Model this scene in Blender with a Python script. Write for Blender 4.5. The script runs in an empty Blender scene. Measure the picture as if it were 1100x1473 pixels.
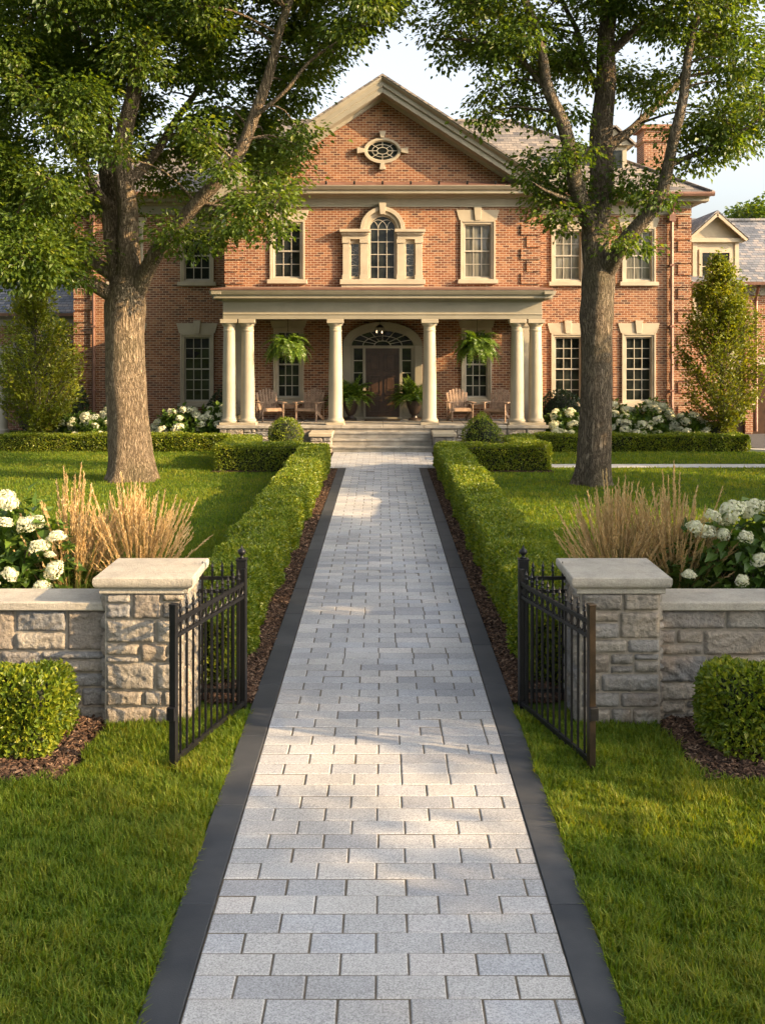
import bpy, math, random
import numpy as np
from mathutils import Vector, Matrix
R = math.radians
rng = np.random.default_rng(7)
random.seed(7)
S = bpy.context.scene
COL = S.collection
F, CH, VX, VY = 1527.0, 3.0, 550.0, 497.0      # focal length in photo pixels, eye height, vanishing point

def at(px, py, d):
    return np.array(((px-VX)*d/F, d, CH-(py-VY)*d/F))

# ------------------------------------------------------------------ objects
def tag(o, label=None, cat=None, group=None, kind=None):
    if label: o['label'] = label
    if cat: o['category'] = cat
    if group: o['group'] = group
    if kind: o['kind'] = kind
    return o
def thing(name, loc, label, cat, group=None):
    o = bpy.data.objects.new(name, None)
    o.empty_display_size = 0.2
    o.location = loc
    COL.objects.link(o)
    return tag(o, label, cat, group)
def offset(p):
    v = Vector((0, 0, 0))
    while p is not None:
        v += p.location; p = p.parent
    return v
def link(name, me, parent=None):
    o = bpy.data.objects.new(name, me)
    COL.objects.link(o)
    if parent is not None: o.parent = parent
    return o
def np_mesh(name, V, Fc, mat, parent=None, attr=None, smooth=False, world=True):
    V = np.asarray(V, dtype=np.float32).reshape(-1, 3)
    Fc = np.asarray(Fc, dtype=np.int32)
    if parent is not None and world:
        V = V - np.array(offset(parent), dtype=np.float32)
    k = Fc.shape[1]; m = len(Fc)
    me = bpy.data.meshes.new(name)
    me.vertices.add(len(V)); me.vertices.foreach_set('co', V.ravel())
    me.loops.add(m*k); me.loops.foreach_set('vertex_index', Fc.ravel())
    me.polygons.add(m); me.polygons.foreach_set('loop_start', np.arange(0, m*k, k, dtype=np.int32))
    me.polygons.foreach_set('use_smooth', np.full(m, bool(smooth)))
    if attr is not None:
        a = me.attributes.new('rnd', 'FLOAT', 'POINT'); a.data.foreach_set('value', np.asarray(attr, dtype=np.float32))
    me.update(calc_edges=True)
    me.materials.append(mat)
    return link(name, me, parent)

class MB:
    def __init__(s): s.v = []; s.f = []; s.r = []; s.cur = 0.5
    def add(s, vs, fs):
        b = len(s.v); s.v += [tuple(map(float, v)) for v in vs]; s.f += [tuple(b+i for i in f) for f in fs]
        s.r += [s.cur]*len(vs); return s
    def box(s, x0, x1, y0, y1, z0, z1):
        return s.add([(x0,y0,z0),(x1,y0,z0),(x1,y1,z0),(x0,y1,z0),(x0,y0,z1),(x1,y0,z1),(x1,y1,z1),(x0,y1,z1)],
                     [(0,3,2,1),(4,5,6,7),(0,1,5,4),(1,2,6,5),(2,3,7,6),(3,0,4,7)])
    def cbox(s, x0, x1, y0, y1, z0, z1, c):            # chamfered box
        xs = (x0, x0+c, x1-c, x1); ys = (y0, y0+c, y1-c, y1); zs = (z0, z0+c, z1-c, z1)
        ring = lambda a, z: [(xs[a],ys[1-a] if a else ys[1],z)]
        def sq(xa, xb, ya, yb, z, ch):
            return [(xa+ch,ya,z),(xb-ch,ya,z),(xb,ya+ch,z),(xb,yb-ch,z),(xb-ch,yb,z),(xa+ch,yb,z),(xa,yb-ch,z),(xa,ya+ch,z)]
        V = sq(x0+c,x1-c,y0+c,y1-c,z0,c*.3)+sq(x0,x1,y0,y1,z0+c,c)+sq(x0,x1,y0,y1,z1-c,c)+sq(x0+c,x1-c,y0+c,y1-c,z1,c*.3)
        Fs = [tuple(range(7,-1,-1)), tuple(range(24,32))]
        for l in range(3):
            for i in range(8):
                j = (i+1) % 8
                Fs.append((l*8+i, l*8+j, l*8+8+j, l*8+8+i))
        return s.add(V, Fs)
    def obox(s, c, ax, ay, az, hx, hy, hz):            # oriented box
        c = Vector(c); ax = Vector(ax).normalized()*hx; ay = Vector(ay).normalized()*hy; az = Vector(az).normalized()*hz
        V = [c+ax*i+ay*j+az*k for k in (-1,1) for (i,j) in ((-1,-1),(1,-1),(1,1),(-1,1))]
        return s.add(V, [(0,3,2,1),(4,5,6,7),(0,1,5,4),(1,2,6,5),(2,3,7,6),(3,0,4,7)])
    def bar(s, a, b, w, h=None, up=(0,0,1)):
        a = Vector(a); b = Vector(b); d = b-a; h = h or w
        side = d.cross(Vector(up))
        if side.length < 1e-6: side = Vector((1,0,0))
        u = side.cross(d)
        return s.obox((a+b)/2, d, side, u, d.length/2, w/2, h/2)
    def prism(s, poly, y0, y1):                         # polygon in (x,z), extruded along y
        n = len(poly)
        V = [(x,y0,z) for x,z in poly]+[(x,y1,z) for x,z in poly]
        Fs = [tuple(range(n)), tuple(range(2*n-1, n-1, -1))]+[(i, i+n, (i+1)%n+n, (i+1)%n) for i in range(n)]
        return s.add(V, Fs)
    def along(s, prof, x0, x1, dz0=0, dz1=0):           # profile in (y,z), swept along x (may rise)
        n = len(prof)
        V = [(x0,y,z+dz0) for y,z in prof]+[(x1,y,z+dz1) for y,z in prof]
        Fs = [tuple(range(n)), tuple(range(2*n-1, n-1, -1))]+[(i, i+n, (i+1)%n+n, (i+1)%n) for i in range(n)]
        return s.add(V, Fs)
    def alongy(s, prof, y0, y1):                        # profile in (x,z), swept along y
        return s.prism(prof, y0, y1)
    def lathe(s, prof, c, n=24):                        # profile (r,z)
        V = []; Fs = []
        for r, z in prof:
            for i in range(n):
                t = 2*math.pi*i/n; V.append((c[0]+r*math.cos(t), c[1]+r*math.sin(t), c[2]+z))
        for l in range(len(prof)-1):
            for i in range(n):
                j = (i+1) % n; Fs.append((l*n+i, l*n+j, l*n+n+j, l*n+n+i))
        Fs.append(tuple(range(n-1,-1,-1))); Fs.append(tuple((len(prof)-1)*n+i for i in range(n)))
        return s.add(V, Fs)
    def tube(s, pts, rad, n=8, wob=0.0, cap=True):
        V, Fs = tube_np(pts, rad, n, wob)
        s.add(V, [tuple(f) for f in Fs])
        return s
    def quad(s, a, b, c, d): return s.add([a,b,c,d], [(0,1,2,3)])
    def ring(s, cx, cz, ri, ro, y0, y1, t0, t1, n=24, sx=1.0):  # arch band in the xz plane
        V = []; Fs = []
        for i in range(n+1):
            t = t0+(t1-t0)*i/n; c_, s_ = math.cos(t)*sx, math.sin(t)
            rx = ro if sx == 1 else ro
            V += [(cx+ri*c_,y0,cz+ri*s_),(cx+ro*c_,y0,cz+ro*s_),(cx+ro*c_,y1,cz+ro*s_),(cx+ri*c_,y1,cz+ri*s_)]
        for i in range(n):
            a = 4*i
            for k in range(4): Fs.append((a+k, a+(k+1)%4, a+4+(k+1)%4, a+4+k))
        Fs.append((0,1,2,3)); Fs.append((4*n+3,4*n+2,4*n+1,4*n))
        return s.add(V, Fs)
    def build(s, name, mat, parent=None, smooth=False, bevel=0.0, attr=False, auto=None):
        me = bpy.data.meshes.new(name)
        o = offset(parent) if parent is not None else Vector((0,0,0))
        me.from_pydata([(x-o.x, y-o.y, z-o.z) for x,y,z in s.v], [], s.f)
        if attr:
            a = me.attributes.new('rnd', 'FLOAT', 'POINT'); a.data.foreach_set('value', s.r)
        if smooth: me.polygons.foreach_set('use_smooth', [True]*len(me.polygons))
        me.update()
        me.materials.append(mat)
        ob = link(name, me, parent)
        if auto is not None:
            me.polygons.foreach_set('use_smooth', [True]*len(me.polygons))
            me.set_sharp_from_angle(angle=R(auto))
        if bevel:
            b = ob.modifiers.new('bevel', 'BEVEL'); b.width = bevel; b.segments = 2; b.limit_method = 'ANGLE'; b.angle_limit = R(40)
        return ob

def resample(pts, rad, step):
    pts = np.asarray(pts, float); rad = np.asarray(rad, float)
    P = np.vstack([2*pts[0]-pts[1], pts, 2*pts[-1]-pts[-2]])
    out = []; ro = []
    for i in range(len(pts)-1):
        p0,p1,p2,p3 = P[i],P[i+1],P[i+2],P[i+3]
        n = max(2, int(np.linalg.norm(p2-p1)/step))
        for k in range(n):
            t = k/n
            out.append(.5*((2*p1)+(-p0+p2)*t+(2*p0-5*p1+4*p2-p3)*t*t+(-p0+3*p1-3*p2+p3)*t**3))
            ro.append(rad[i]*(1-t)+rad[i+1]*t)
    out.append(pts[-1]); ro.append(rad[-1])
    return np.array(out), np.array(ro)
def tube_np(pts, rad, n=8, wob=0.0, lobes=None):
    pts = np.asarray(pts, float); rad = np.asarray(rad, float); m = len(pts)
    T = np.gradient(pts, axis=0); T /= np.linalg.norm(T, axis=1)[:,None]+1e-9
    ref = np.array((1.,0,0)) if abs(T[0][0]) < .9 else np.array((0,1.,0))
    V = np.zeros((m, n, 3)); th = np.arange(n)*2*np.pi/n
    u = ref-T[0]*ref.dot(T[0]); u /= np.linalg.norm(u)
    ph = rng.uniform(0, 6, 6)
    for i in range(m):
        u = u-T[i]*u.dot(T[i]); u /= np.linalg.norm(u); v = np.cross(T[i], u)
        r = np.full(n, rad[i])
        if wob:
            r = r*(1+wob*(np.sin(3*th+ph[0]+i*.35)+.7*np.sin(5*th+ph[1]-i*.5)+.6*np.sin(2*th+ph[2]+i*.8)+.5*np.sin(i*.9+ph[3])))
        if lobes is not None: r = r*(1+lobes[i]*(np.sin(5*th+ph[4])+.6*np.sin(3*th+ph[5])))
        V[i] = pts[i]+r[:,None]*(np.cos(th)[:,None]*u+np.sin(th)[:,None]*v)
    idx = np.arange(m*n).reshape(m, n); nx = np.roll(idx, -1, axis=1)
    Fs = np.stack([idx[:-1], nx[:-1], nx[1:], idx[1:]], axis=-1).reshape(-1, 4)
    return V.reshape(-1,3), Fs

def unit(a): return a/(np.linalg.norm(a, axis=-1, keepdims=True)+1e-9)
def leaf_arrays(P, D, N, L, W, fold=.12):
    P = np.asarray(P, float); n = len(P); D = unit(D); N = unit(N-D*np.sum(N*D, axis=1, keepdims=True))
    L = np.broadcast_to(L, (n,))[:,None]; W = np.broadcast_to(W, (n,))[:,None]
    Sd = np.cross(D, N); mid = P+D*L*.45+N*fold*L
    V = np.stack([P, mid+Sd*W*.5, P+D*L-N*L*.1, mid-Sd*W*.5], axis=1).reshape(-1,3)
    b = np.arange(n)[:,None]*4
    Fs = np.concatenate([b+np.array([[0,1,2]]), b+np.array([[0,2,3]])], axis=0)
    return V, Fs
def leaves(name, P, D, N, L, W, mat, parent, rnd=None):
    V, Fs = leaf_arrays(P, D, N, L, W)
    n = len(P)
    r = rng.random(n) if rnd is None else rnd
    return np_mesh(name, V, Fs, mat, parent, np.repeat(r, 4))
def rdir(n):
    v = rng.normal(size=(n,3)); return unit(v)

# ------------------------------------------------------------------ materials
class NT:
    def __init__(s, name):
        s.m = bpy.data.materials.new(name); s.m.use_nodes = True
        s.t = s.m.node_tree; s.t.nodes.clear()
        s.out = s.t.nodes.new('ShaderNodeOutputMaterial')
    def n(s, typ, **kw):
        nd = s.t.nodes.new('ShaderNode'+typ)
        for k, v in kw.items():
            if k.startswith('i_'):
                key = k[2:].replace('_', ' ')
                s.set(nd.inputs[key] if key in nd.inputs else nd.inputs[int(key)], v)
            else: setattr(nd, k, v)
        return nd
    def set(s, sock, v):
        if isinstance(v, bpy.types.NodeSocket): s.t.links.new(v, sock)
        elif isinstance(v, bpy.types.Node): s.t.links.new(v.outputs[0], sock)
        else:
            if sock.type == 'RGBA' and len(v) == 3: v = (*v, 1)
            sock.default_value = v
    def math(s, op, a, b=0.0):
        nd = s.n('Math', operation=op); s.set(nd.inputs[0], a); s.set(nd.inputs[1], b); return nd.outputs[0]
    def mix(s, fac, a, b, mode='MIX'):
        nd = s.n('Mix', data_type='RGBA', blend_type=mode)
        s.set(nd.inputs[0], fac); s.set(nd.inputs[6], a); s.set(nd.inputs[7], b); return nd.outputs[2]
    def ramp(s, fac, stops, interp='LINEAR'):
        nd = s.n('ValToRGB'); s.set(nd.inputs[0], fac); cr = nd.color_ramp; cr.interpolation = interp
        while len(cr.elements) < len(stops): cr.elements.new(0.5)
        for e, (p, c) in zip(cr.elements, stops): e.position = p; e.color = (*c, 1) if len(c) == 3 else c
        return nd.outputs[0]
    def noise(s, scale, vec=None, detail=4, rough=.55, w=None):
        nd = s.n('TexNoise'); nd.inputs['Scale'].default_value = scale; nd.inputs['Detail'].default_value = detail
        nd.inputs['Roughness'].default_value = rough
        if vec is not None: s.set(nd.inputs['Vector'], vec)
        return nd.outputs['Fac']
    def obj(s): return s.n('TexCoord').outputs['Object']
    def attr(s): return s.n('Attribute', attribute_name='rnd').outputs['Fac']
    def bump(s, h, strength=.5, dist=.02):
        nd = s.n('Bump'); nd.inputs['Strength'].default_value = strength; nd.inputs['Distance'].default_value = dist
        s.set(nd.inputs['Height'], h); return nd.outputs[0]
    def scale(s, vec, sc):
        nd = s.n('Mapping'); s.set(nd.inputs['Vector'], vec); nd.inputs['Scale'].default_value = sc; return nd.outputs[0]
    def pbr(s, color, rough=.6, normal=None, metal=0.0, spec=.5, **kw):
        b = s.n('BsdfPrincipled'); s.set(b.inputs['Base Color'], color); s.set(b.inputs['Roughness'], rough)
        b.inputs['Metallic'].default_value = metal; b.inputs['Specular IOR Level'].default_value = spec
        for k, v in kw.items(): s.set(b.inputs[k.replace('_', ' ')], v)
        if normal is not None: s.set(b.inputs['Normal'], normal)
        s.t.links.new(b.outputs[0], s.out.inputs[0]); return s.m

def plain(name, c, rough=.6, var=.15, nscale=6, bump=.15, metal=0.0, spec=.4, fine=60):
    t = NT(name); o = t.obj()
    n1 = t.noise(nscale, o, 5); n2 = t.noise(fine, o, 3)
    col = t.mix(t.ramp(n1, [(.3,(0,0,0)),(.7,(1,1,1))]), tuple(x*(1-var) for x in c), tuple(min(1, x*(1+var)) for x in c))
    return t.pbr(col, rough, t.bump(n2, bump, .01), metal, spec)

def wall_uv(t, swap=None):
    o = t.n('SeparateXYZ'); t.set(o.inputs[0], t.obj())
    g = t.n('SeparateXYZ'); t.set(g.inputs[0], t.n('NewGeometry').outputs['True Normal'])
    side = t.math('GREATER_THAN', t.math('ABSOLUTE', g.outputs[0]), t.math('ABSOLUTE', g.outputs[1]))
    u = t.math('ADD', t.math('MULTIPLY', o.outputs[1], side), t.math('MULTIPLY', o.outputs[0], t.math('SUBTRACT', 1.0, side)))
    return u, o.outputs[2]
def brick_mat(name, tint=1.0, dark=0.0):
    t = NT(name); u, z = wall_uv(t)
    c = t.n('CombineXYZ'); t.set(c.inputs[0], u); t.set(c.inputs[1], z)
    b = t.n('TexBrick', offset=.5, squash=1.0)
    t.set(b.inputs['Vector'], c.outputs[0])
    for k, v in (('Scale',1.0),('Brick Width',.205),('Row Height',.0725),('Mortar Size',.0095),('Mortar Smooth',.25),('Bias',0.0)): b.inputs[k].default_value = v
    b.inputs['Color1'].default_value = (0,0,0,1); b.inputs['Color2'].default_value = (1,1,1,1); b.inputs['Mortar'].default_value = (.5,.5,.5,1)
    bw = t.n('RGBToBW'); t.set(bw.inputs[0], b.outputs['Color'])
    cb = t.ramp(bw.outputs[0], [(0,(.08,.036,.025)),(.14,(.15,.056,.030)),(.45,(.235,.085,.038)),(.75,(.295,.115,.049)),(1,(.37,.18,.088))])
    big = t.noise(.55, c.outputs[0], 6); fine = t.noise(28, c.outputs[0], 4)
    cb = t.mix(t.ramp(big, [(.35,(0,0,0)),(.7,(.55,.55,.55))]), cb, (.18,.085,.055))
    cb = t.mix(.35, cb, t.ramp(fine, [(.3,(.25,.25,.25)),(.7,(1,1,1))]), 'MULTIPLY')
    col = t.mix(b.outputs['Fac'], cb, (.40*tint,.31*tint,.21*tint))
    h = t.math('ADD', t.math('MULTIPLY', t.math('SUBTRACT', 1.0, b.outputs['Fac']), 1.0), t.math('MULTIPLY', fine, .5))
    return t.pbr(col, .85, t.bump(h, .6, .012), spec=.2)
def slate_mat(name, cols, w=.28, rh=.12):
    t = NT(name); u, z = wall_uv(t)
    c = t.n('CombineXYZ'); t.set(c.inputs[0], u); t.set(c.inputs[1], z)
    b = t.n('TexBrick', offset=.5); t.set(b.inputs['Vector'], c.outputs[0])
    for k, v in (('Scale',1.0),('Brick Width',w),('Row Height',rh),('Mortar Size',.007),('Mortar Smooth',.6)): b.inputs[k].default_value = v
    b.inputs['Color1'].default_value = (0,0,0,1); b.inputs['Color2'].default_value = (1,1,1,1); b.inputs['Mortar'].default_value = (0,0,0,1)
    bw = t.n('RGBToBW'); t.set(bw.inputs[0], b.outputs['Color'])
    n = t.noise(1.1, c.outputs[0], 4)
    f = t.math('ADD', t.math('MULTIPLY', bw.outputs[0], .75), t.math('MULTIPLY', t.math('SUBTRACT', n, .4), .8))
    col = t.ramp(f, [(0,cols[0]),(.5,cols[1]),(1,cols[2])])
    col = t.mix(b.outputs['Fac'], col, (.03,.03,.03))
    saw = t.math('FRACT', t.math('DIVIDE', z, rh))
    h = t.math('SUBTRACT', t.math('SUBTRACT', 1.0, saw), t.math('MULTIPLY', b.outputs['Fac'], .6))
    h = t.math('ADD', h, t.math('MULTIPLY', bw.outputs[0], .4))
    return t.pbr(col, .7, t.bump(h, .9, .03), spec=.3)
def leaf_mat(name, stops, trans=.35, rough=.45, tw=(1.6,1.5,.5), big=.35, spec=.35):
    t = NT(name); o = t.obj()
    a = t.attr(); n = t.noise(1.3, o, 3)
    f = t.math('ADD', t.math('MULTIPLY', a, 1-big), t.math('MULTIPLY', n, big))
    col = t.ramp(f, stops)
    b = t.n('BsdfPrincipled'); t.set(b.inputs['Base Color'], col); b.inputs['Roughness'].default_value = rough; b.inputs['Specular IOR Level'].default_value = spec
    tr = t.n('BsdfTranslucent'); t.set(tr.inputs[0], t.mix(1.0, col, tw, 'MULTIPLY'))
    mx = t.n('MixShader'); mx.inputs[0].default_value = trans
    t.t.links.new(b.outputs[0], mx.inputs[1]); t.t.links.new(tr.outputs[0], mx.inputs[2]); t.t.links.new(mx.outputs[0], t.out.inputs[0])
    return t.m
def bark_mat(name, c0, c1, sc=1.0):
    t = NT(name); o = t.obj()
    dist = t.n('TexNoise'); t.set(dist.inputs['Vector'], o); dist.inputs['Scale'].default_value = 5.0
    ov = t.n('VectorMath', operation='MULTIPLY_ADD'); t.set(ov.inputs[0], dist.outputs['Color']); ov.inputs[1].default_value = (.10,.10,.25); t.set(ov.inputs[2], o)
    v = t.scale(ov.outputs[0], (20*sc, 20*sc, 3.0*sc)); n1 = t.noise(1.0, v, 5, .6)
    r1 = t.math('ABSOLUTE', t.math('SUBTRACT', t.math('MULTIPLY', n1, 2.0), 1.0))
    e = t.ramp(r1, [(0,(0,0,0)),(.10,(.45,.45,.45)),(.30,(1,1,1))])
    n2 = t.noise(1.0, t.scale(o, (40,40,9)), 5, .65)
    f = t.math('ADD', t.math('MULTIPLY', e, .6), t.math('MULTIPLY', n2, .4))
    col = t.ramp(f, [(.12,c0),(.5,tuple((a+b)/2 for a,b in zip(c0,c1))),(.85,c1)])
    moss = t.noise(.8, o, 4)
    col = t.mix(t.ramp(moss, [(.5,(0,0,0)),(.75,(.35,.35,.35))]), col, (.12,.13,.06))
    h = t.math('ADD', t.math('MULTIPLY', e, 1.0), t.math('MULTIPLY', n2, .5))
    return t.pbr(col, .92, t.bump(h, 1.0, .06), spec=.12)

M = {}
M['brick'] = brick_mat('red brick')
M['trim'] = plain('cream limestone', (.37,.315,.225), .7, .16, 1.6, .1)
M['paint'] = plain('taupe painted trim', (.265,.238,.178), .5, .1, 2, .05)
M['column'] = plain('cream painted column', (.37,.32,.235), .5, .1, 2, .05)
M['sash'] = plain('sash paint', (.36,.33,.265), .5, .06, 3, .03)
M['slate'] = slate_mat('cedar slate', ((.075,.07,.07),(.17,.145,.12),(.28,.23,.18)))
M['slate_blue'] = slate_mat('blue slate', ((.07,.08,.10),(.16,.165,.18),(.30,.25,.21)), .2, .095)
M['copper'] = plain('aged copper', (.22,.12,.085), .5, .25, 4, .1, .4)
M['darkwood'] = plain('dark door wood', (.050,.025,.012), .35, .35, 5, .1)
M['ceiling'] = plain('stained ceiling boards', (.10,.055,.035), .6, .2, 3, .1)
M['blackiron'] = plain('black iron', (.007,.007,.008), .42, .3, 8, .15, .0, .28)
M['bronze_warmlit'] = plain('bronzed and warm-lit iron', (.024,.016,.010), .36, .3, 8, .15, .3, .4)  # also black iron tinted by warm reflected light, on the right gate stile
M['interior'] = plain('dark interior', (.012,.011,.010), .9)
t = NT('window glass'); o = t.obj(); nn = t.noise(1.7, o, 2)
M['glass'] = t.pbr(t.ramp(t.noise(2.2, t.obj(), 4), [(.35,(.006,.008,.007)),(.7,(.03,.034,.028))]), .03, t.bump(nn, .25, .05), spec=.3)
t = NT('curtained glass'); nn = t.noise(1.7, t.obj(), 2)
M['glass_curtain'] = t.pbr(t.ramp(t.noise(1.5, t.scale(t.obj(), (5,1,.6)), 4), [(.3,(.06,.06,.05)),(.7,(.20,.19,.15))]), .05, t.bump(nn, .2, .05), spec=.8)
t = NT('leaded glass'); vo = t.n('TexVoronoi', feature='DISTANCE_TO_EDGE'); t.set(vo.inputs['Vector'], t.obj()); vo.inputs['Scale'].default_value = 7
M['glass_lead'] = t.pbr(t.mix(t.ramp(vo.outputs['Distance'], [(.03,(1,1,1)),(.06,(0,0,0))]), (.02,.025,.022), (.16,.15,.13)), .1, spec=.8)
# stones
def stone_mat(name, stops, sc=1.0):
    t = NT(name); o = t.obj(); a = t.attr()
    n1 = t.noise(5*sc, o, 6, .65); n2 = t.noise(34*sc, o, 5, .7)
    col = t.ramp(a, stops)
    col = t.mix(t.ramp(n1, [(.42,(0,0,0)),(.72,(.5,.5,.5))]), col, (.17,.15,.125))
    col = t.mix(t.ramp(t.noise(2.1*sc, o, 3), [(.55,(0,0,0)),(.75,(.55,.55,.55))]), col, (.40,.28,.17))
    col = t.mix(.55, col, t.ramp(n2, [(.3,(.45,.45,.45)),(.7,(1.25,1.25,1.25))]), 'MULTIPLY')
    return t.pbr(col, .88, t.bump(t.math('ADD', n1, t.math('MULTIPLY', n2, .6)), 1.0, .045), spec=.2)
M['stone'] = stone_mat('split face stone', [(0,(.19,.178,.16)),(.2,(.345,.31,.255)),(.4,(.25,.242,.228)),(.58,(.37,.325,.26)),(.72,(.28,.235,.185)),(.86,(.235,.233,.228)),(1,(.36,.33,.285))])
M['mortar'] = plain('mortar', (.31,.27,.215), .95, .2, 9, .4)
t = NT('limestone coping'); o = t.obj()
c1 = t.ramp(t.noise(2.6, o, 6, .65), [(.3,(.29,.265,.225)),(.5,(.37,.335,.275)),(.72,(.43,.39,.325))])
c1 = t.mix(t.ramp(t.noise(7, o, 6, .75), [(.52,(0,0,0)),(.70,(.6,.6,.6))]), c1, (.22,.205,.18))
c1 = t.mix(.5, c1, t.ramp(t.noise(70, o, 4, .7), [(.3,(.62,.62,.62)),(.7,(1.25,1.25,1.25))]), 'MULTIPLY')
M['coping'] = t.pbr(c1, .82, t.bump(t.math('ADD', t.noise(26, o, 5, .7), t.noise(95, o, 3)), .55, .012), spec=.2)
M['bluestone'] = plain('step stone', (.285,.26,.22), .85, .3, 4, .4)
# paving
t = NT('granite paver'); o = t.obj(); a = t.attr()
sp = t.noise(120, o, 2, .75); sp2 = t.noise(75, o, 3, .7); big = t.noise(1.2, o, 4)
base = t.ramp(a, [(0,(.29,.295,.31)),(.3,(.37,.37,.37)),(.6,(.42,.41,.395)),(.85,(.36,.37,.39)),(1,(.48,.455,.43))])
base = t.mix(.6, base, t.ramp(sp, [(.32,(.30,.30,.31)),(.5,(1,1,1)),(.68,(1.5,1.5,1.5))]), 'MULTIPLY')
base = t.mix(.5, base, t.ramp(sp2, [(.3,(.65,.65,.65)),(.7,(1.2,1.2,1.2))]), 'MULTIPLY')
base = t.mix(.5, base, t.ramp(big, [(.3,(.72,.70,.67)),(.7,(1.1,1.1,1.1))]), 'MULTIPLY')
M['paver'] = t.pbr(base, .8, t.bump(t.math('ADD', sp, sp2), .35, .004), spec=.25)
M['joint'] = plain('sand joint', (.115,.095,.07), .95, .3, 14, .5)
t = NT('charcoal border'); o = t.obj(); a = t.attr()
base = t.ramp(t.noise(2.3, o, 5, .6), [(.3,(.026,.030,.037)),(.7,(.056,.059,.064))])
base = t.mix(.5, base, t.ramp(a, [(0,(.62,.62,.62)),(1,(1.35,1.3,1.25))]), 'MULTIPLY')
M['border'] = t.pbr(base, .62, t.bump(t.noise(120, o, 3), .25, .003), spec=.35)
M['concrete'] = plain('pale concrete walk', (.46,.44,.40), .85, .12, 2, .2)
M['asphalt'] = plain('asphalt', (.05,.05,.052), .85, .2, 6, .5)
t = NT('lawn soil'); o = t.obj()
M['lawn'] = t.pbr(t.ramp(t.noise(14, o, 6, .7), [(.3,(.036,.066,.008)),(.6,(.070,.105,.012)),(.8,(.12,.125,.03))]), .95, t.bump(t.noise(60, o, 4), .8, .03), spec=.1)
t = NT('mulch soil'); o = t.obj()
M['mulch'] = t.pbr(t.ramp(t.noise(30, o, 6, .7), [(.3,(.018,.011,.008)),(.7,(.075,.042,.026))]), .95, t.bump(t.noise(45, o, 4), 1, .03), spec=.1)
t = NT('bark chip'); a = t.attr()
M['chip'] = t.pbr(t.ramp(a, [(0,(.022,.014,.010)),(.4,(.060,.034,.021)),(.8,(.115,.064,.038)),(1,(.22,.145,.095))]), .85, t.bump(t.noise(90, t.obj(), 3), .5, .005), spec=.2)
# plants
M['grass'] = leaf_mat('grass blade', [(0,(.042,.086,.009)),(.35,(.092,.158,.014)),(.65,(.165,.212,.022)),(.88,(.27,.25,.04)),(1,(.38,.30,.10))], .5, .5, (1.6,1.45,.4), .45, .2)
M['oak'] = leaf_mat('tree leaf', [(0,(.024,.048,.008)),(.35,(.060,.102,.012)),(.65,(.112,.158,.018)),(.88,(.20,.205,.026)),(1,(.32,.21,.035))], .45, .42, (1.7,1.55,.45), .4)
M['hedge'] = leaf_mat('boxwood leaf', [(0,(.048,.086,.010)),(.4,(.120,.172,.014)),(.75,(.22,.245,.020)),(1,(.34,.31,.035))], .35, .38, (1.5,1.5,.4), .3)
M['hedgecore'] = plain('foliage light block', (.012,.016,.006), .95, .3, 20, .6)  # near-black solid core added inside the leaves to block light
M['hyd'] = leaf_mat('hydrangea leaf', [(0,(.032,.068,.012)),(.5,(.075,.135,.020)),(.85,(.12,.185,.028)),(1,(.18,.21,.035))], .3, .4, (1.5,1.5,.4), .3)
M['floret'] = leaf_mat('hydrangea floret', [(0,(.44,.50,.25)),(.25,(.62,.63,.41)),(.6,(.72,.70,.53)),(1,(.79,.76,.63))], .25, .6, (1.1,1.05,.8), .4, .2)
M['gold'] = leaf_mat('columnar tree leaf', [(0,(.05,.085,.010)),(.45,(.125,.158,.014)),(.8,(.22,.22,.018)),(1,(.33,.25,.025))], .4, .42, (1.6,1.4,.4), .45)
M['fern'] = leaf_mat('fern leaflet', [(0,(.055,.11,.012)),(.6,(.125,.205,.020)),(1,(.23,.28,.035))], .35, .4, (1.5,1.5,.4), .3)
M['plume'] = leaf_mat('grass plume', [(0,(.42,.30,.14)),(.5,(.62,.46,.23)),(1,(.74,.59,.36))], .35, .7, (1.2,1.1,.8), .2, .15)
M['reed'] = leaf_mat('reed blade', [(0,(.055,.095,.016)),(.5,(.12,.16,.034)),(.8,(.26,.22,.09)),(1,(.40,.31,.16))], .35, .5, (1.3,1.2,.6), .2, .2)
M['dark_green'] = leaf_mat('evergreen spray', [(0,(.010,.024,.009)),(.6,(.022,.046,.014)),(1,(.05,.075,.02))], .2, .5, (1.3,1.4,.5), .4)
M['bark'] = bark_mat('furrowed bark', (.085,.060,.038), (.40,.305,.20))
M['bark_grey'] = bark_mat('grey furrowed bark', (.058,.044,.030), (.31,.245,.17), 1.1)
M['twig'] = plain('twig bark', (.085,.065,.045), .9, .3, 8, .4)
M['teak'] = plain('weathered teak', (.30,.205,.14), .7, .3, 9, .3)
M['pot'] = plain('dark glazed pot', (.035,.025,.02), .35, .3, 5, .2)
M['terracotta'] = plain('brown basket', (.11,.06,.035), .8, .3, 12, .5)
t = NT('lit bulb'); b = t.n('Emission'); b.inputs[0].default_value = (1,.72,.42,1); b.inputs[1].default_value = 1.1; t.t.links.new(b.outputs[0], t.out.inputs[0]); M['bulb'] = t.m
t = NT('lantern glass'); M['lantern'] = t.pbr((.75,.72,.62), .25, spec=.6)
M['mat'] = plain('coir doormat', (.10,.07,.04), .95, .3, 20, .6)

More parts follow.
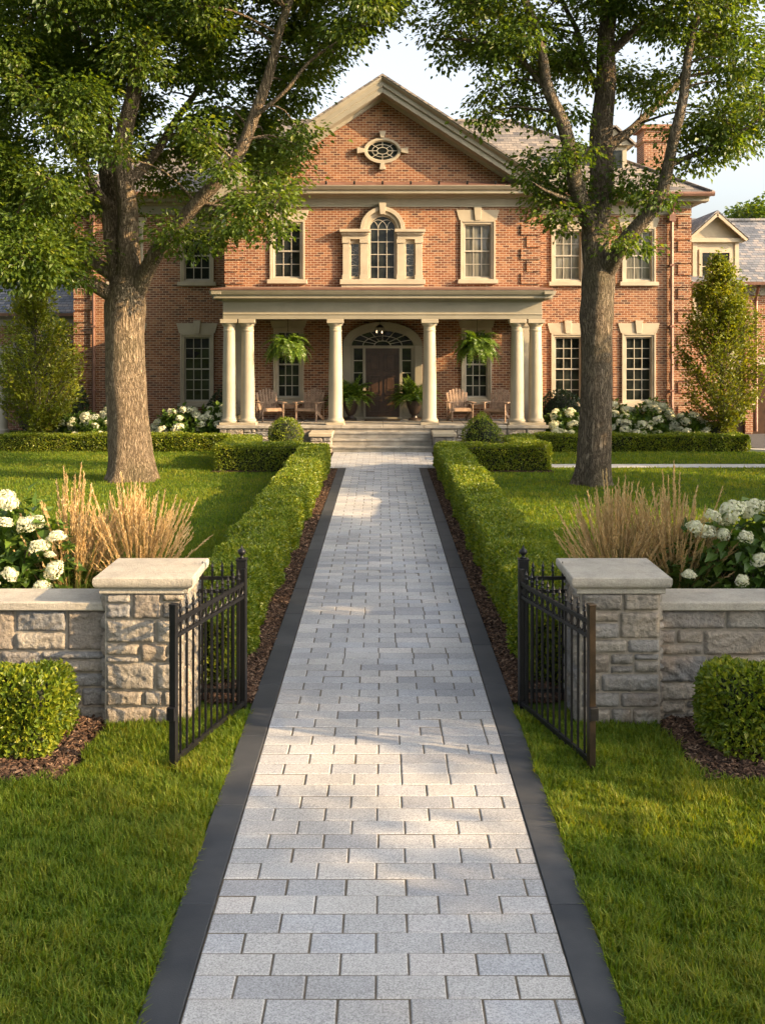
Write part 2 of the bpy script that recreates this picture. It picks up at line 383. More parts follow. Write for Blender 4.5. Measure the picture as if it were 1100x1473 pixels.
# ------------------------------------------------------------------ ground, paths, beds
def sheet(name, poly, z, mat, kind='structure', thick=0.0):
    m = MB(); n = len(poly)
    if thick: m.add([(x,y,z) for x,y in poly]+[(x,y,z-thick) for x,y in poly], [tuple(range(n))]+[(i,i+n,(i+1)%n+n,(i+1)%n) for i in range(n)])
    else: m.add([(x,y,z) for x,y in poly], [tuple(range(n))])
    return tag(m.build(name, mat), kind=kind)
sheet('ground', [(-600,-300),(600,-300),(600,900),(-600,900)], 0, M['lawn'])

PW, BW = .888, .19
RH = .181
def path():
    V = []; Fs = []; rr = []
    def paver(x0, x1, y0, y1, z):
        g = .0045; c = .006
        x0 += g; x1 -= g; y0 += g; y1 -= g
        dz = rng.normal(0, .0012); tx, ty = rng.normal(0, .0012, 2)
        def q(x, y, zz): return (x, y, zz+dz+tx*(x-x0)/(x1-x0)+ty*(y-y0)/(y1-y0))
        b = len(V)
        j = lambda: rng.normal(0, .0012)
        V.extend([q(x0+j(),y0+j(),z-.02),q(x1+j(),y0+j(),z-.02),q(x1+j(),y1+j(),z-.02),q(x0+j(),y1+j(),z-.02)])
        V.extend([q(x0,y0,z-c),q(x1,y0,z-c),q(x1,y1,z-c),q(x0,y1,z-c)])
        V.extend([q(x0+c,y0+c,z),q(x1-c,y0+c,z),q(x1-c,y1-c,z),q(x0+c,y1-c,z)])
        Fs.append((b+8,b+9,b+10,b+11))
        for l in (0, 4):
            for i in range(4): k = (i+1)%4; Fs.append((b+l+i,b+l+k,b+l+4+k,b+l+4+i))
        rr.extend([rng.random()]*12)
    y = 3.2; row = 0
    while y < 29.6-.05:
        w = PW if y < 25.7 else 1.36
        if y < 25.7 and y+RH > 25.7: pass
        L = .328
        x = -w; 
        first = (.5 if row % 2 else 1.0)*L+.034+rng.normal(0,.004)
        nx = x+first
        while x < w-.001:
            if nx > w-.10: nx = w
            paver(x, nx, y, min(y+RH, 29.58), .030)
            x = nx
            nx = x+L+rng.normal(0,.002) if rng.random() > .035 else x+L*.5
        y += RH; row += 1
    o = np_mesh('path', V, Fs, M['paver'], None, rr)
    tag(o, kind='structure')
path()
sheet('path_joints', [(-PW,3.2),(PW,3.2),(PW,25.7),(1.36,25.7),(1.36,29.6),(-1.36,29.6),(-1.36,25.7),(-PW,25.7)], .0245, M['joint'])
m = MB()
for s in (-1, 1):
    y = 3.2
    while y < 25.6:
        L = 1.22; e = min(y+L, 25.72); m.cur = random.random()
        xa, xb = sorted((s*(PW+.004), s*(PW+BW)))
        m.cbox(xa, xb, y+.003, e-.003, -.05, .034+random.gauss(0,.0008), .004); y = e
    m.cur = .5
tag(m.build('path_border', M['border'], attr=True), kind='structure')
sheet('side_walk', [(3.3,26.0),(40,26.0),(40,26.75),(3.3,26.75)], .012, M['concrete'])
sheet('driveway', [(11.0,29.2),(45,27.4),(45,60),(10.9,60),(10.6,34.0)], .010, M['asphalt'])
m = MB(); m.along([(0,.0)]*3, 0, 0) if False else None
m.bar((10.25,30.1,.03), (14.5,28.55,.03), .22, .1); m.bar((10.3,30.1,.03), (10.45,34,.03), .2, .1)
tag(m.build('kerb', M['concrete'], bevel=.01), kind='structure')

def mulch_poly(poly): return sheet('mulch_bed', poly, .012, M['mulch'])
for s in (-1, 1):
    mulch_poly([(s*(PW+BW),8.9),(s*2.0,9.0),(s*2.0,25.3),(s*4.05,25.0),(s*4.1,29.9),(s*1.36,29.9),(s*1.36,25.72),(s*(PW+BW),25.72)])
    mulch_poly([(s*2.16,8.5),(s*2.16,7.55),(s*2.26,7.32),(s*2.5,7.24),(s*6.5,7.2),(s*6.5,8.5)])
    mulch_poly([(s*1.9,9.0),(s*7,9.0),(s*7,10.8),(s*1.99,10.8)])
    mulch_poly([(s*4.2,30.0),(s*10.8,30.0),(s*10.8,34.7),(s*4.2,34.7)])

def chips(n, fx):
    P = fx(n); L = rng.uniform(.02,.075,n); W = rng.uniform(.008,.02,n)
    a = rng.uniform(0, 2*np.pi, n); tl = rng.normal(0,.35,n)
    D = np.stack([np.cos(a), np.sin(a), tl], 1); N = np.stack([rng.normal(0,.45,n), rng.normal(0,.45,n), np.ones(n)], 1)
    D = unit(D); N = unit(N-D*np.sum(N*D,1,keepdims=True)); Sd = np.cross(D,N)
    t_ = .006
    c = []
    for k in (-1, 1):
        for (i, j) in ((-1,-1),(1,-1),(1,1),(-1,1)):
            c.append(P+D*(L*.5*i)[:,None]+Sd*(W*.5*j)[:,None]+N*t_*.5*k)
    V = np.stack(c, 1).reshape(-1,3)
    q = np.array([(0,3,2,1),(4,5,6,7),(0,1,5,4),(1,2,6,5),(2,3,7,6),(3,0,4,7)])
    Fs = (np.arange(n)[:,None,None]*8+q[None]).reshape(-1,4)
    return V, Fs, np.repeat(rng.random(n), 8)
def chips_obj(n, fx):
    V, Fs, r = chips(n, fx)
    tag(np_mesh('mulch', V, Fs, M['chip'], None, r), 'dark brown shredded bark mulch in the planting beds', 'mulch', kind='stuff')
def fx_all(n):
    out = []
    k = int(n*.36)
    for s in (-1, 1):
        y = 8.9+(25.6-8.9)*rng.random(k)**1.6
        out.append(np.stack([s*rng.uniform(PW+BW+.015, 1.45, k), y, rng.uniform(.014,.035,k)], 1))
        q = n//2-k
        x = rng.uniform(2.2, 3.6, q); yy = rng.uniform(7.28, 8.45, q)
        out.append(np.stack([s*x, yy, .016+.03*np.sin(np.clip((x-2.2)*4,0,1.57))*np.sin(np.clip((yy-7.28)*4,0,1.57))+rng.uniform(0,.02,q)], 1))
    return np.concatenate(out)
chips_obj(34000, fx_all)

# grass
def in_poly_lawn(x, y):
    ax = np.abs(x)
    ok = ax > PW+BW-.004+.016*np.sin(y*3.1)*np.sin(y*7.7+1)
    ok &= ~((y > 8.38) & (y < 10.7) & (ax > 1.5))                                  # pillar, wall, border bed
    ok &= ~((y > 7.22) & (y < 8.5) & (ax > 2.17+.03*np.sin(y*9)) & ~((ax < 2.45) & (y < 7.5) & ((ax-2.16)+(y-7.22) < .3)))
    ok &= ~((y > 8.9) & (ax < 1.99))
    ok &= ~((y > 25.0) & (ax < 4.08))
    ok &= ~((y > 25.97) & (y < 26.78) & (x > 3.3))
    ok &= y < 29.95
    return ok
def blades(n, x0, x1, y0, y1, h, w, pw=1.0):
    y = y0+(y1-y0)*rng.random(n)**pw; x = rng.uniform(x0, x1, n)
    lim = y*.362+.35
    k = in_poly_lawn(x, y) & (np.abs(x) < lim)
    x = x[k]; y = y[k]; n = len(x)
    cl = np.sin(x*7.1+np.sin(y*5.3)*1.7)*np.sin(y*6.3+np.sin(x*4.1)*2)+.6*np.sin(x*17+y*13)*np.sin(y*19-x*7)
    H = h*(1+.30*cl)*rng.uniform(.45,1.3,n)
    a = rng.uniform(0,2*np.pi,n)+.8*cl; lean = rng.uniform(.15,.9,n)
    d = np.stack([np.cos(a), np.sin(a)], 1); sd = np.stack([-d[:,1], d[:,0]], 1)*(w*rng.uniform(.6,1.3,n)*.5)[:,None]
    B = np.stack([x,y], 1); Z = np.zeros((n,1))
    mid = B+d*(H*lean*.3)[:,None]; tip = B+d*(H*lean)[:,None]
    zm = (H*.6)[:,None]; zt = (H*np.sqrt(1-np.minimum(lean*.8,.85)**2))[:,None]
    V = np.stack([np.hstack([B-sd,Z]), np.hstack([B+sd,Z]), np.hstack([mid+sd*.8,zm]), np.hstack([mid-sd*.8,zm]), np.hstack([tip,zt])], 1).reshape(-1,3)
    b = np.arange(n)[:,None]*5
    Fs = np.concatenate([b+np.array([[0,1,2]]), b+np.array([[0,2,3]]), b+np.array([[3,2,4]])])
    pat = np.sin(x*1.9+1.3*np.sin(y*1.1))*np.sin(y*1.7+1.1*np.sin(x*1.6+2))
    r = np.clip(rng.random(n)*.85+.07+.12*cl+.16*pat, 0, 1)
    r[rng.random(n) < .03] = 1
    return V, Fs, np.repeat(r, 5)
Vs, Fss, rs, b = [], [], [], 0
for args in ((130000,-3.6,-1.05,4.3,8.6,.072,.0085,1.15),(130000,1.05,3.6,4.3,8.6,.072,.0085,1.15),
             (120000,-6.5,-1.9,10.6,16.5,.05,.007,1.3),(120000,1.9,6.5,10.6,16.5,.05,.007,1.3),
             (90000,-11,-1.9,16.4,30,.055,.014,1.2),(90000,1.9,11.5,16.4,30,.055,.014,1.2)):
    V, Fc, r = blades(*args); Vs.append(V); Fss.append(Fc+b); rs.append(r); b += len(V)
tag(np_mesh('grass', np.concatenate(Vs), np.concatenate(Fss), M['grass'], None, np.concatenate(rs)), 'mown green lawn grass on both sides of the path', 'grass', kind='stuff')

# ------------------------------------------------------------------ stone pillars and walls
def ashlar(width, height, seed, rowh=(.11,.20), bw=(.13,.40), joint=.011):
    """stones of one face as (u0,u1,v0,v1): random ashlar, tall stones beside stacked pairs"""
    rr = random.Random(seed); out = []; v = 0
    while v < height-.005:
        h = rr.uniform(*rowh)*(1.25 if rr.random() < .35 else 1)
        if height-(v+h) < rowh[0]*.8: h = height-v
        u = 0
        while u < width-.005:
            w = rr.uniform(*bw)
            if width-(u+w) < bw[0]*.8: w = width-u
            q = rr.random()
            if h > .15 and q < .42:
                k = rr.choice((rr.uniform(.35,.45), rr.uniform(.55,.66)))*h
                out.append((u,u+w,v,v+k))
                if w > .24 and rr.random() < .5: z = w*rr.uniform(.35,.65); out.append((u,u+z,v+k,v+h)); out.append((u+z,u+w,v+k,v+h))
                else: out.append((u,u+w,v+k,v+h))
            else: out.append((u,u+w,v,v+h))
            u += w
        v += h
    return [(a+joint*.5,b_-joint*.5,c+joint*.5,d-joint*.5) for a,b_,c,d in out]
def vnoise(u, v, g, f):
    L = g.random((41,41)); x = (u*f) % 40; y = (v*f) % 40; xi = x.astype(int); yi = y.astype(int); fx = x-xi; fy = y-yi
    fx = fx*fx*(3-2*fx); fy = fy*fy*(3-2*fy)
    return (L[xi,yi]*(1-fx)+L[xi+1,yi]*fx)*(1-fy)+(L[xi,yi+1]*(1-fx)+L[xi+1,yi+1]*fx)*fy
def stone_face(V, Fs, rr, org, ud, vd, nd, stones, depth, seed):
    g = np.random.default_rng(seed)
    org = np.array(org, float); ud = np.array(ud, float); vd = np.array(vd, float); nd = np.array(nd, float)
    for (a,b_,c,d) in stones:
        nu = max(5, int((b_-a)/.0125)); nv = max(5, int((d-c)/.0125))
        uu, vv = np.meshgrid(np.linspace(a, b_, nu), np.linspace(c, d, nv))
        e = np.minimum(np.minimum(uu-a, b_-uu), np.minimum(vv-c, d-vv))
        fa = g.uniform(-.5,.5); ru = (uu*math.cos(fa)+vv*math.sin(fa)); rv = (vv*math.cos(fa)-uu*math.sin(fa))
        ridge = 1-np.abs(2*vnoise(ru+9, rv*1.9+9, g, 7.)-1); mid = 1-np.abs(2*vnoise(ru+3, rv*1.5+5, g, 17.)-1); fine = vnoise(uu+2, vv+2, g, 55.)
        t1, t2 = g.normal(0,.25,2)
        body = .25+.45*ridge+.30*mid+.20*(fine-.5)+t1*((uu-a)/(b_-a)-.5)+t2*((vv-c)/(d-c)-.5)
        edge = np.clip(e/.022, 0, 1)**.55
        h = .010+depth*np.maximum(body,0)*edge
        j = g.normal(0,.0022,uu.shape); k = e < 1e-6
        h = np.where(k, .001, h); j = np.where(k, j, 0)
        pts = org+ud*(uu+j)[...,None]+vd*(vv+np.roll(j,1,0)*k)[...,None]+nd*h[...,None]
        b0 = len(V); idx = np.arange(nu*nv).reshape(nv,nu)
        V.extend(map(tuple, pts.reshape(-1,3)))
        for r_ in range(nv-1):
            for c_ in range(nu-1): Fs.append((b0+idx[r_,c_], b0+idx[r_,c_+1], b0+idx[r_+1,c_+1], b0+idx[r_+1,c_]))
        rr.extend([g.random()]*(nu*nv))

def pillar(s, label):
    x0, x1 = sorted((s*1.565, s*2.185)); y0, y1 = 8.39, 9.01; H = 1.05
    root = thing('stone_pillar', ((x0+x1)/2, (y0+y1)/2, 0), label, 'stone pillar', 'stone gate pillars')
    V, Fs, rr = [], [], []
    sd = 11 if s < 0 else 31
    stone_face(V,Fs,rr,(x0,y0,0),(1,0,0),(0,0,1),(0,-1,0), ashlar(x1-x0,H,sd), .04, sd)
    stone_face(V,Fs,rr,(x1,y0,0),(0,1,0),(0,0,1),(1,0,0), ashlar(y1-y0,H,sd+1), .04, sd+1)
    stone_face(V,Fs,rr,(x0,y1,0),(0,-1,0),(0,0,1),(-1,0,0), ashlar(y1-y0,H,sd+2), .04, sd+2)
    stone_face(V,Fs,rr,(x1,y1,0),(-1,0,0),(0,0,1),(0,1,0), ashlar(x1-x0,H,sd+3), .04, sd+3)
    sh = np_mesh('shaft', V, Fs, M['stone'], root, rr, smooth=True)
    MB().box(x0-.004,x1+.004,y0-.004,y1+.004,-.05,H).build('mortar_core', M['mortar'], sh)
    cx, cy = (x0+x1)/2, (y0+y1)/2
    m = MB()
    def sq(h, z): return [(cx-h,cy-h,z),(cx+h,cy-h,z),(cx+h,cy+h,z),(cx-h,cy+h,z)]
    prof = [(.318,1.045),(.345,1.045),(.350,1.052),(.350,1.082),(.356,1.092),(.378,1.102),(.386,1.112),(.392,1.130),(.393,1.155),(.390,1.174),(.382,1.181),(.30,1.189),(.0,1.196)]
    V = []; Fq = []
    for h, z in prof: V += sq(h, z)
    for l in range(len(prof)-1):
        for i in range(4): k = (i+1)%4; Fq.append((l*4+i,l*4+k,l*4+4+k,l*4+4+i))
    m.add(V, Fq); m.build('cap', M['coping'], root, auto=25)
pillar(-1, 'square stone gate pillar on the left of the path, sunlit, under a flat limestone cap')
pillar(1, 'square stone gate pillar on the right of the path, shaded grey, under a flat limestone cap')

def garden_wall(s, label):
    x0, x1 = sorted((s*2.19, s*7.5)); y0, y1 = 8.50, 8.84; H = .89
    root = thing('stone_wall', ((x0+x1)/2, (y0+y1)/2, 0), label, 'garden wall', 'low stone garden walls')
    V, Fs, rr = [], [], []
    sd = 57 if s < 0 else 83
    stone_face(V,Fs,rr,(x0,y0,0),(1,0,0),(0,0,1),(0,-1,0), ashlar(x1-x0,H,sd,(.11,.21),(.2,.6)), .035, sd)
    wl = np_mesh('stonework', V, Fs, M['stone'], root, rr, smooth=True)
    MB().box(x0,x1,y0-.004,y1,-.05,H).build('mortar_core', M['mortar'], wl)
    m = MB(); x = x0
    while x < x1-.01:
        e = min(x+1.35, x1)
        m.cbox(x+.002, e-.002, y0-.075, y1+.06, H, H+.075, .012); x = e
    m.build('coping', M['coping'], root)
garden_wall(-1, 'low stone garden wall with pale flat coping running left from the sunlit pillar')
garden_wall(1, 'low stone garden wall with pale flat coping running right from the shaded pillar')

# ------------------------------------------------------------------ iron gates
def spear(m, x, y, z0, z1, w=.015):
    m.box(x-w/2, x+w/2, y-w/2, y+w/2, z0, z1-.075)
    m.lathe([(.010,0),(.017,.008),(.010,.016),(.008,.03),(.014,.042),(.007,.06),(.0015,.085)], (x,y,z1-.085), 8)
def gate(s, label):
    A = Vector((s*1.135, 8.70, 0)); B = Vector((s*1.467, 7.47, 0))
    root = thing('iron_gate', A, label, 'gate', 'open iron gate leaves')
    d = (B-A).normalized()
    pt = lambda t_, z: A+(B-A)*t_+Vector((0,0,z))
    mm = M['blackiron']; em = M['bronze_warmlit'] if s > 0 else M['blackiron']  # right end stile: warm reflected light put into its colour
    m = MB(); m.obox(pt(1,.585), d, (-d.y,d.x,0), (0,0,1), .024, .024, .585); m.obox(pt(1,1.175), d, (-d.y,d.x,0), (0,0,1), .028, .028, .008); m.build('end_stile', em, root, bevel=.003)
    m = MB(); m.obox(pt(0,.6), d, (-d.y,d.x,0), (0,0,1), .02, .02, .57); m.build('hinge_stile', mm, root, bevel=.003)
    for z, h in ((1.05,.03),(.945,.026),(.075,.036)):
        m = MB(); m.bar(pt(.01,z), pt(.99,z), .026, h); m.build('rail', mm, root, bevel=.003)
    n = 11
    for i in range(n):
        p = pt((i+1)/(n+1), 0); m = MB(); spear(m, p.x, p.y, .04, 1.185); m.build('picket', mm, root)
    m = MB()
    for i in range(n+1):
        c = pt((i+.5)/(n+1), .9975); k = 14
        ps = [c+d*(.036*math.cos(2*math.pi*j/k))+Vector((0,0,.036*math.sin(2*math.pi*j/k))) for j in range(k+1)]
        m.tube(ps, [.0055]*(k+1), 5)
    m.build('ring_band', mm, root)
    for z in (.22,.98):
        m = MB(); m.lathe([(.012,-.045),(.016,-.04),(.016,.04),(.012,.045)], (A.x-s*.0+s*.012, A.y+.032, z), 10); m.box(A.x-.012+s*.012, A.x+.012+s*.012, A.y+.02, A.y+.062, z-.018, z+.018); m.build('hinge', mm, root)
    p = pt(1.0,.42); m = MB(); m.obox(p+d*.035, d, (-d.y,d.x,0), (0,0,1), .02, .03, .045); m.build('latch', mm, root, bevel=.003)
gate(-1, 'open black iron gate leaf left of the path in front of the sunlit pillar')
gate(1, 'open black iron gate leaf right of the path with its end post coloured by warm reflected light')
def gate_post(s, label):
    x, y = s*1.165, 8.80
    root = thing('gate_post', (x,y,0), label, 'gate post', 'iron gate posts')
    m = MB(); m.box(x-.04,x+.04,y-.04,y+.04,0,1.22); m.box(x-.046,x+.046,y-.046,y+.046,1.22,1.235); m.build('post', M['blackiron'], root, bevel=.004)
    MB().lathe([(.03,1.235),(.014,1.25),(.012,1.262),(.03,1.275),(.036,1.29),(.03,1.306),(.012,1.318),(.006,1.335),(.001,1.35)], (x,y,0), 14).build('finial', M['blackiron'], root, smooth=True)
gate_post(-1, 'black iron gate post with ball finial beside the left border of the path')
gate_post(1, 'black iron gate post with ball finial beside the right border of the path')
def fence_panel(s, label):
    y = 8.86; xa, xb = s*1.205, s*1.55
    root = thing('iron_fence', ((xa+xb)/2,y,0), label, 'fence', 'short iron fence panels')
    for z in (1.06,.95,.12):
        m = MB(); m.bar((xa,y,z),(xb,y,z),.024,.028); m.build('rail', M['blackiron'], root)
    for i in range(4):
        x = xa+(xb-xa)*(i+.6)/4.2; m = MB(); spear(m, x, y, .05, 1.20); m.build('picket', M['blackiron'], root)
fence_panel(-1, 'short black iron fence panel between the sunlit pillar and its gate post')
fence_panel(1, 'short black iron fence panel between the shaded pillar and its gate post')

# ------------------------------------------------------------------ the house
HY, WY = 33.5, 34.7                                    # pavilion and wing fronts
PX, WX = 4.94, 10.04
house = thing('brick_house', (0, HY, 0), 'two storey red brick house with pedimented centre and columned porch', 'house')
def wall_open(m, x0, x1, z0, z1, y, openings, rev=.14):
    xs = sorted({x0,x1,*[a for o_ in openings for a in o_[:2]]}); zs = sorted({z0,z1,*[a for o_ in openings for a in o_[2:]]})
    for i in range(len(xs)-1):
        for j in range(len(zs)-1):
            cx, cz = (xs[i]+xs[i+1])/2, (zs[j]+zs[j+1])/2
            if any(o_[0] < cx < o_[1] and o_[2] < cz < o_[3] for o_ in openings): continue
            m.quad((xs[i],y,zs[j]),(xs[i+1],y,zs[j]),(xs[i+1],y,zs[j+1]),(xs[i],y,zs[j+1]))
    for a,b_,c,d in openings:
        m.quad((a,y,c),(a,y+rev,c),(a,y+rev,d),(a,y,d)); m.quad((b_,y,c),(b_,y,d),(b_,y+rev,d),(b_,y+rev,c))
        m.quad((a,y,d),(a,y+rev,d),(b_,y+rev,d),(b_,y,d)); m.quad((a,y,c),(b_,y,c),(b_,y+rev,c),(a,y+rev,c))
WIN_W = 1.06
pav_open = [(c-.53,c+.53,5.08,6.93) for c in (-3.0,3.0)]+[(c-.46,c+.46,1.30,3.55) for c in (-2.96,2.96)]
wing_open = [(s*c-.53,s*c+.53,a,b_) for s in (-1,1) for c in (6.05,8.36) for a,b_ in ((1.12,3.38),(5.08,6.84))]
m = MB()
wall_open(m, -PX, PX, 0, 7.9, HY, pav_open)
for s in (-1,1): m.quad((s*PX,HY,0),(s*PX,WY,0),(s*PX,WY,7.9),(s*PX,HY,7.9))
wall_open(m, -WX, -PX, 0, 7.9, WY, [o_ for o_ in wing_open if o_[0] < 0])
wall_open(m, PX, WX, 0, 7.9, WY, [o_ for o_ in wing_open if o_[0] > 0])
for s in (-1,1): m.quad((s*WX,WY,0),(s*WX,WY+10.2,0),(s*WX,WY+10.2,7.9),(s*WX,WY,7.9))
m.quad((-WX,WY+10.2,0),(WX,WY+10.2,0),(WX,WY+10.2,7.9),(-WX,WY+10.2,7.9))
m.add([(-5.0,HY,7.85),(5.0,HY,7.85),(0,HY,11.05)], [(0,1,2)])          # tympanum
walls = m.build('wall', M['brick'], house)
m = MB(); m.box(-PX+.3,PX-.3,HY+.5,HY+.55,.1,7.6); m.box(-WX+.3,WX-.3,WY+.5,WY+.55,.1,7.6); m.build('inner_wall', M['interior'], walls)
# brick quoins: long and short blocks standing proud of the corners
def quoins(cx, s, y, z0, z1, lng=.58, sht=.40):
    m = MB(); z = z0; k = 0
    while z < z1-.1:
        w = lng if k % 2 == 0 else sht; e = min(z+.385, z1)
        a, b_ = (cx-.001, cx+.035) if s > 0 else (cx-.035, cx+.001)
        if s > 0: m.box(cx-w, cx+.035, y-.04, y+.28, z, e-.05)
        else: m.box(cx-.035, cx+w, y-.04, y+.28, z, e-.05)
        z = e; k += 1
    m.build('quoin', M['brick'], walls)
for s in (-1,1):
    quoins(s*PX, s, HY, 4.95, 7.40); quoins(s*WX, s, WY, .3, 7.55)
    m = MB(); xa, xb = sorted((s*(PX+.01), s*(WX+.04))); m.box(xa, xb, WY-.035, WY+.1, 0, .62); m.build('plinth', M['brick'], walls)

def lintel(m, cx, w, z0, z1, y, key=True):
    f = .09
    m.prism([(cx-w/2,z0),(cx+w/2,z0),(cx+w/2+f,z1),(cx-w/2-f,z1)], y-.03, y+.05)
    if key: m.prism([(cx-.085,z0-.01),(cx+.085,z0-.01),(cx+.125,z1+.085),(cx-.125,z1+.085)], y-.075, y+.04)
def window(cx, w, z0, z1, y, cols, rows, pane='glass', lint=None, sillw=.1, split=True, casing=.105):
    x0, x1 = cx-w/2, cx+w/2
    m = MB()                                                # casing
    ya, yb = y-.025, y+.13
    m.box(x0, x0+casing, ya, yb, z0, z1); m.box(x1-casing, x1, ya, yb, z0, z1)
    m.box(x0+casing, x1-casing, ya, yb, z1-casing, z1); m.box(x0+casing, x1-casing, ya+.03, yb, z0, z0+.06)
    m.box(x0-.02, x0+.035, ya-.03, ya+.04, z0, z1+.02); m.box(x1-.035, x1+.02, ya-.03, ya+.04, z0, z1+.02); m.box(x0+.035, x1-.035, ya-.03, ya+.04, z1-.035, z1+.02)
    f = m.build('window', M['trim'], house, bevel=.006)
    a, b_, c, d = x0+casing, x1-casing, z0+.06, z1-casing
    m = MB(); r = .045; zm = c+(d-c)*.5; ys = y+.065
    for (e0, e1, yy) in (((c, zm+.02, ys+.022), (zm-.02, d, ys)) if split else ((c, d, ys),)):
        pass
    for (e0, e1, yy) in ([(c, zm+.02, ys+.022), (zm-.02, d, ys)] if split else [(c, d, ys)]):
        m.box(a, a+r, yy, yy+.02, e0, e1); m.box(b_-r, b_, yy, yy+.02, e0, e1); m.box(a+r, b_-r, yy, yy+.02, e0, e0+r); m.box(a+r, b_-r, yy, yy+.02, e1-r, e1)
        rw = rows//2 if split else rows
        for i in range(1, cols): xx = a+r+(b_-a-2*r)*i/cols; m.box(xx-.012, xx+.012, yy+.003, yy+.017, e0+r, e1-r)
        for i in range(1, rw): zz = e0+r+(e1-e0-2*r)*i/rw; m.box(a+r, b_-r, yy+.004, yy+.016, zz-.012, zz+.012)
    m.build('sash', M['sash'], f)
    MB().quad((a,y+.105,c),(b_,y+.105,c),(b_,y+.105,d),(a,y+.105,d)).build('pane', M[pane], f)
    m = MB(); m.box(x0-sillw, x1+sillw, y-.13, y+.02, z0-.13, z0-.001); m.build('sill', M['trim'], f, bevel=.008)
    if lint:
        m = MB(); lintel(m, cx, w+lint, z1+.022, z1+.35, y); m.build('lintel', M['trim'], f, bevel=.008)
    return f
for s in (-1,1):
    window(s*3.0, 1.06, 5.08, 6.93, HY, 3, 4, 'glass' if s < 0 else 'glass_curtain', .12)
    window(s*2.96, .92, 1.30, 3.55, HY, 3, 6, 'glass', .12)
    for c in (6.05, 8.36):
        window(s*c, 1.06, 5.08, 6.84, WY, 3, 4, 'glass_curtain' if s > 0 else 'glass', .12)
        window(s*c, 1.06, 1.12, 3.38, WY, 3, 6, 'glass', .12)

# Palladian window
def arch_pts(r, cz, n=20): return [(r*math.cos(math.pi*i/n), cz+r*math.sin(math.pi*i/n)) for i in range(n+1)]
m = MB(); y = HY; cz = 6.66; zb = 5.08
m.ring(0, cz, .455, .57, y-.12, y+.02, 0, math.pi); m.ring(0, cz, .57, .70, y-.17, y+.02, 0, math.pi)
m.ring(0, cz, .40, .455, y-.07, y+.02, 0, math.pi)
m.prism([(-.075,cz+.46),(.075,cz+.46),(.11,cz+.82),(-.11,cz+.82)], y-.22, y+.02)
for s in (-1,1):
    for xa, xb, dp in ((.40,.455,.07),(.455,.70,.12),(1.03,1.25,.12)):
        a, b_ = sorted((s*xa, s*xb)); m.box(a, b_, y-dp, y+.02, zb, 6.30 if xa > .45 else cz)
        if xa > .45: m.box(a-.02, b_+.02, y-dp-.03, y+.02, 6.22, 6.34); m.box(a-.02, b_+.02, y-dp-.025, y+.02, zb, zb+.14)
    a, b_ = sorted((s*.457, s*1.27)); m.box(a, b_, y-.14, y+.02, 6.34, 6.48); m.box(a-.03, b_+.03, y-.2, y+.02, 6.48, 6.56); m.box(a-.08, b_+.08, y-.27, y+.02, 6.56, 6.655)
    a, b_ = sorted((s*.70, s*1.03)); m.box(a, b_, y-.05, y+.02, 6.2, 6.335); m.box(a, b_, y-.05, y+.02, zb, zb+.1)
    for u0,u1 in ((.70,.745),(.985,1.03)):
        a, b_ = sorted((s*u0, s*u1)); m.box(a, b_, y-.05, y+.02, zb+.1, 6.2)
pal = m.build('palladian_window', M['trim'], house, bevel=.008)
m = MB(); m.box(-1.34, 1.34, y-.2, y+.02, zb-.16, zb-.001); m.box(-1.30,1.30,y-.15,y+.02,zb-.26,zb-.161); m.build('sill', M['trim'], pal, bevel=.01)
m = MB(); m.add([(x,y-.012,z) for x,z in arch_pts(.41,cz)]+[(-.41,y-.012,zb),(.41,y-.012,zb)], [tuple(range(23))]); m.build('pane', M['glass'], pal)
for s in (-1,1): a, b_ = sorted((s*.74, s*.99)); MB().quad((a,y-.012,zb+.1),(b_,y-.012,zb+.1),(b_,y-.012,6.2),(a,y-.012,6.2)).build('side_pane', M['glass_lead'], pal)
m = MB(); yy0, yy1 = y-.045, y-.02
for x in (-.137,.137): m.box(x-.012,x+.012,yy0,yy1,zb,cz)
for i in range(1,5):
    z = zb+(cz-zb)*i/4; m.box(-.40,.40,yy0+.002,yy1-.002,z-.012,z+.012)
for c_ in (-.137,.137,-.41,.41):
    t0, t1 = (0, math.pi) if abs(c_) < .2 else ((0, math.pi/2) if c_ < 0 else (math.pi/2, math.pi))
    k = 12; ps = [(c_+.274*math.cos(t0+(t1-t0)*i/k), y-.032, cz+.30*math.sin(t0+(t1-t0)*i/k)) for i in range(k+1)]
    ps = [p for p in ps if p[0]**2+(p[2]-cz)**2 < .405**2]
    if len(ps) > 2: m.tube(ps, [.011]*len(ps), 5)
m.box(-.40,-.365,yy0,yy1,zb,cz); m.box(.365,.40,yy0,yy1,zb,cz); m.box(-.40,.40,yy0,yy1,zb,zb+.04)
for s in (-1,1):
    for i in range(1,3):
        z = zb+.1+(6.2-zb-.1)*i/3; a, b_ = sorted((s*.745, s*.985)); m.box(a,b_,yy0,yy1,z-.011,z+.011)
m.build('muntins', M['sash'], pal)

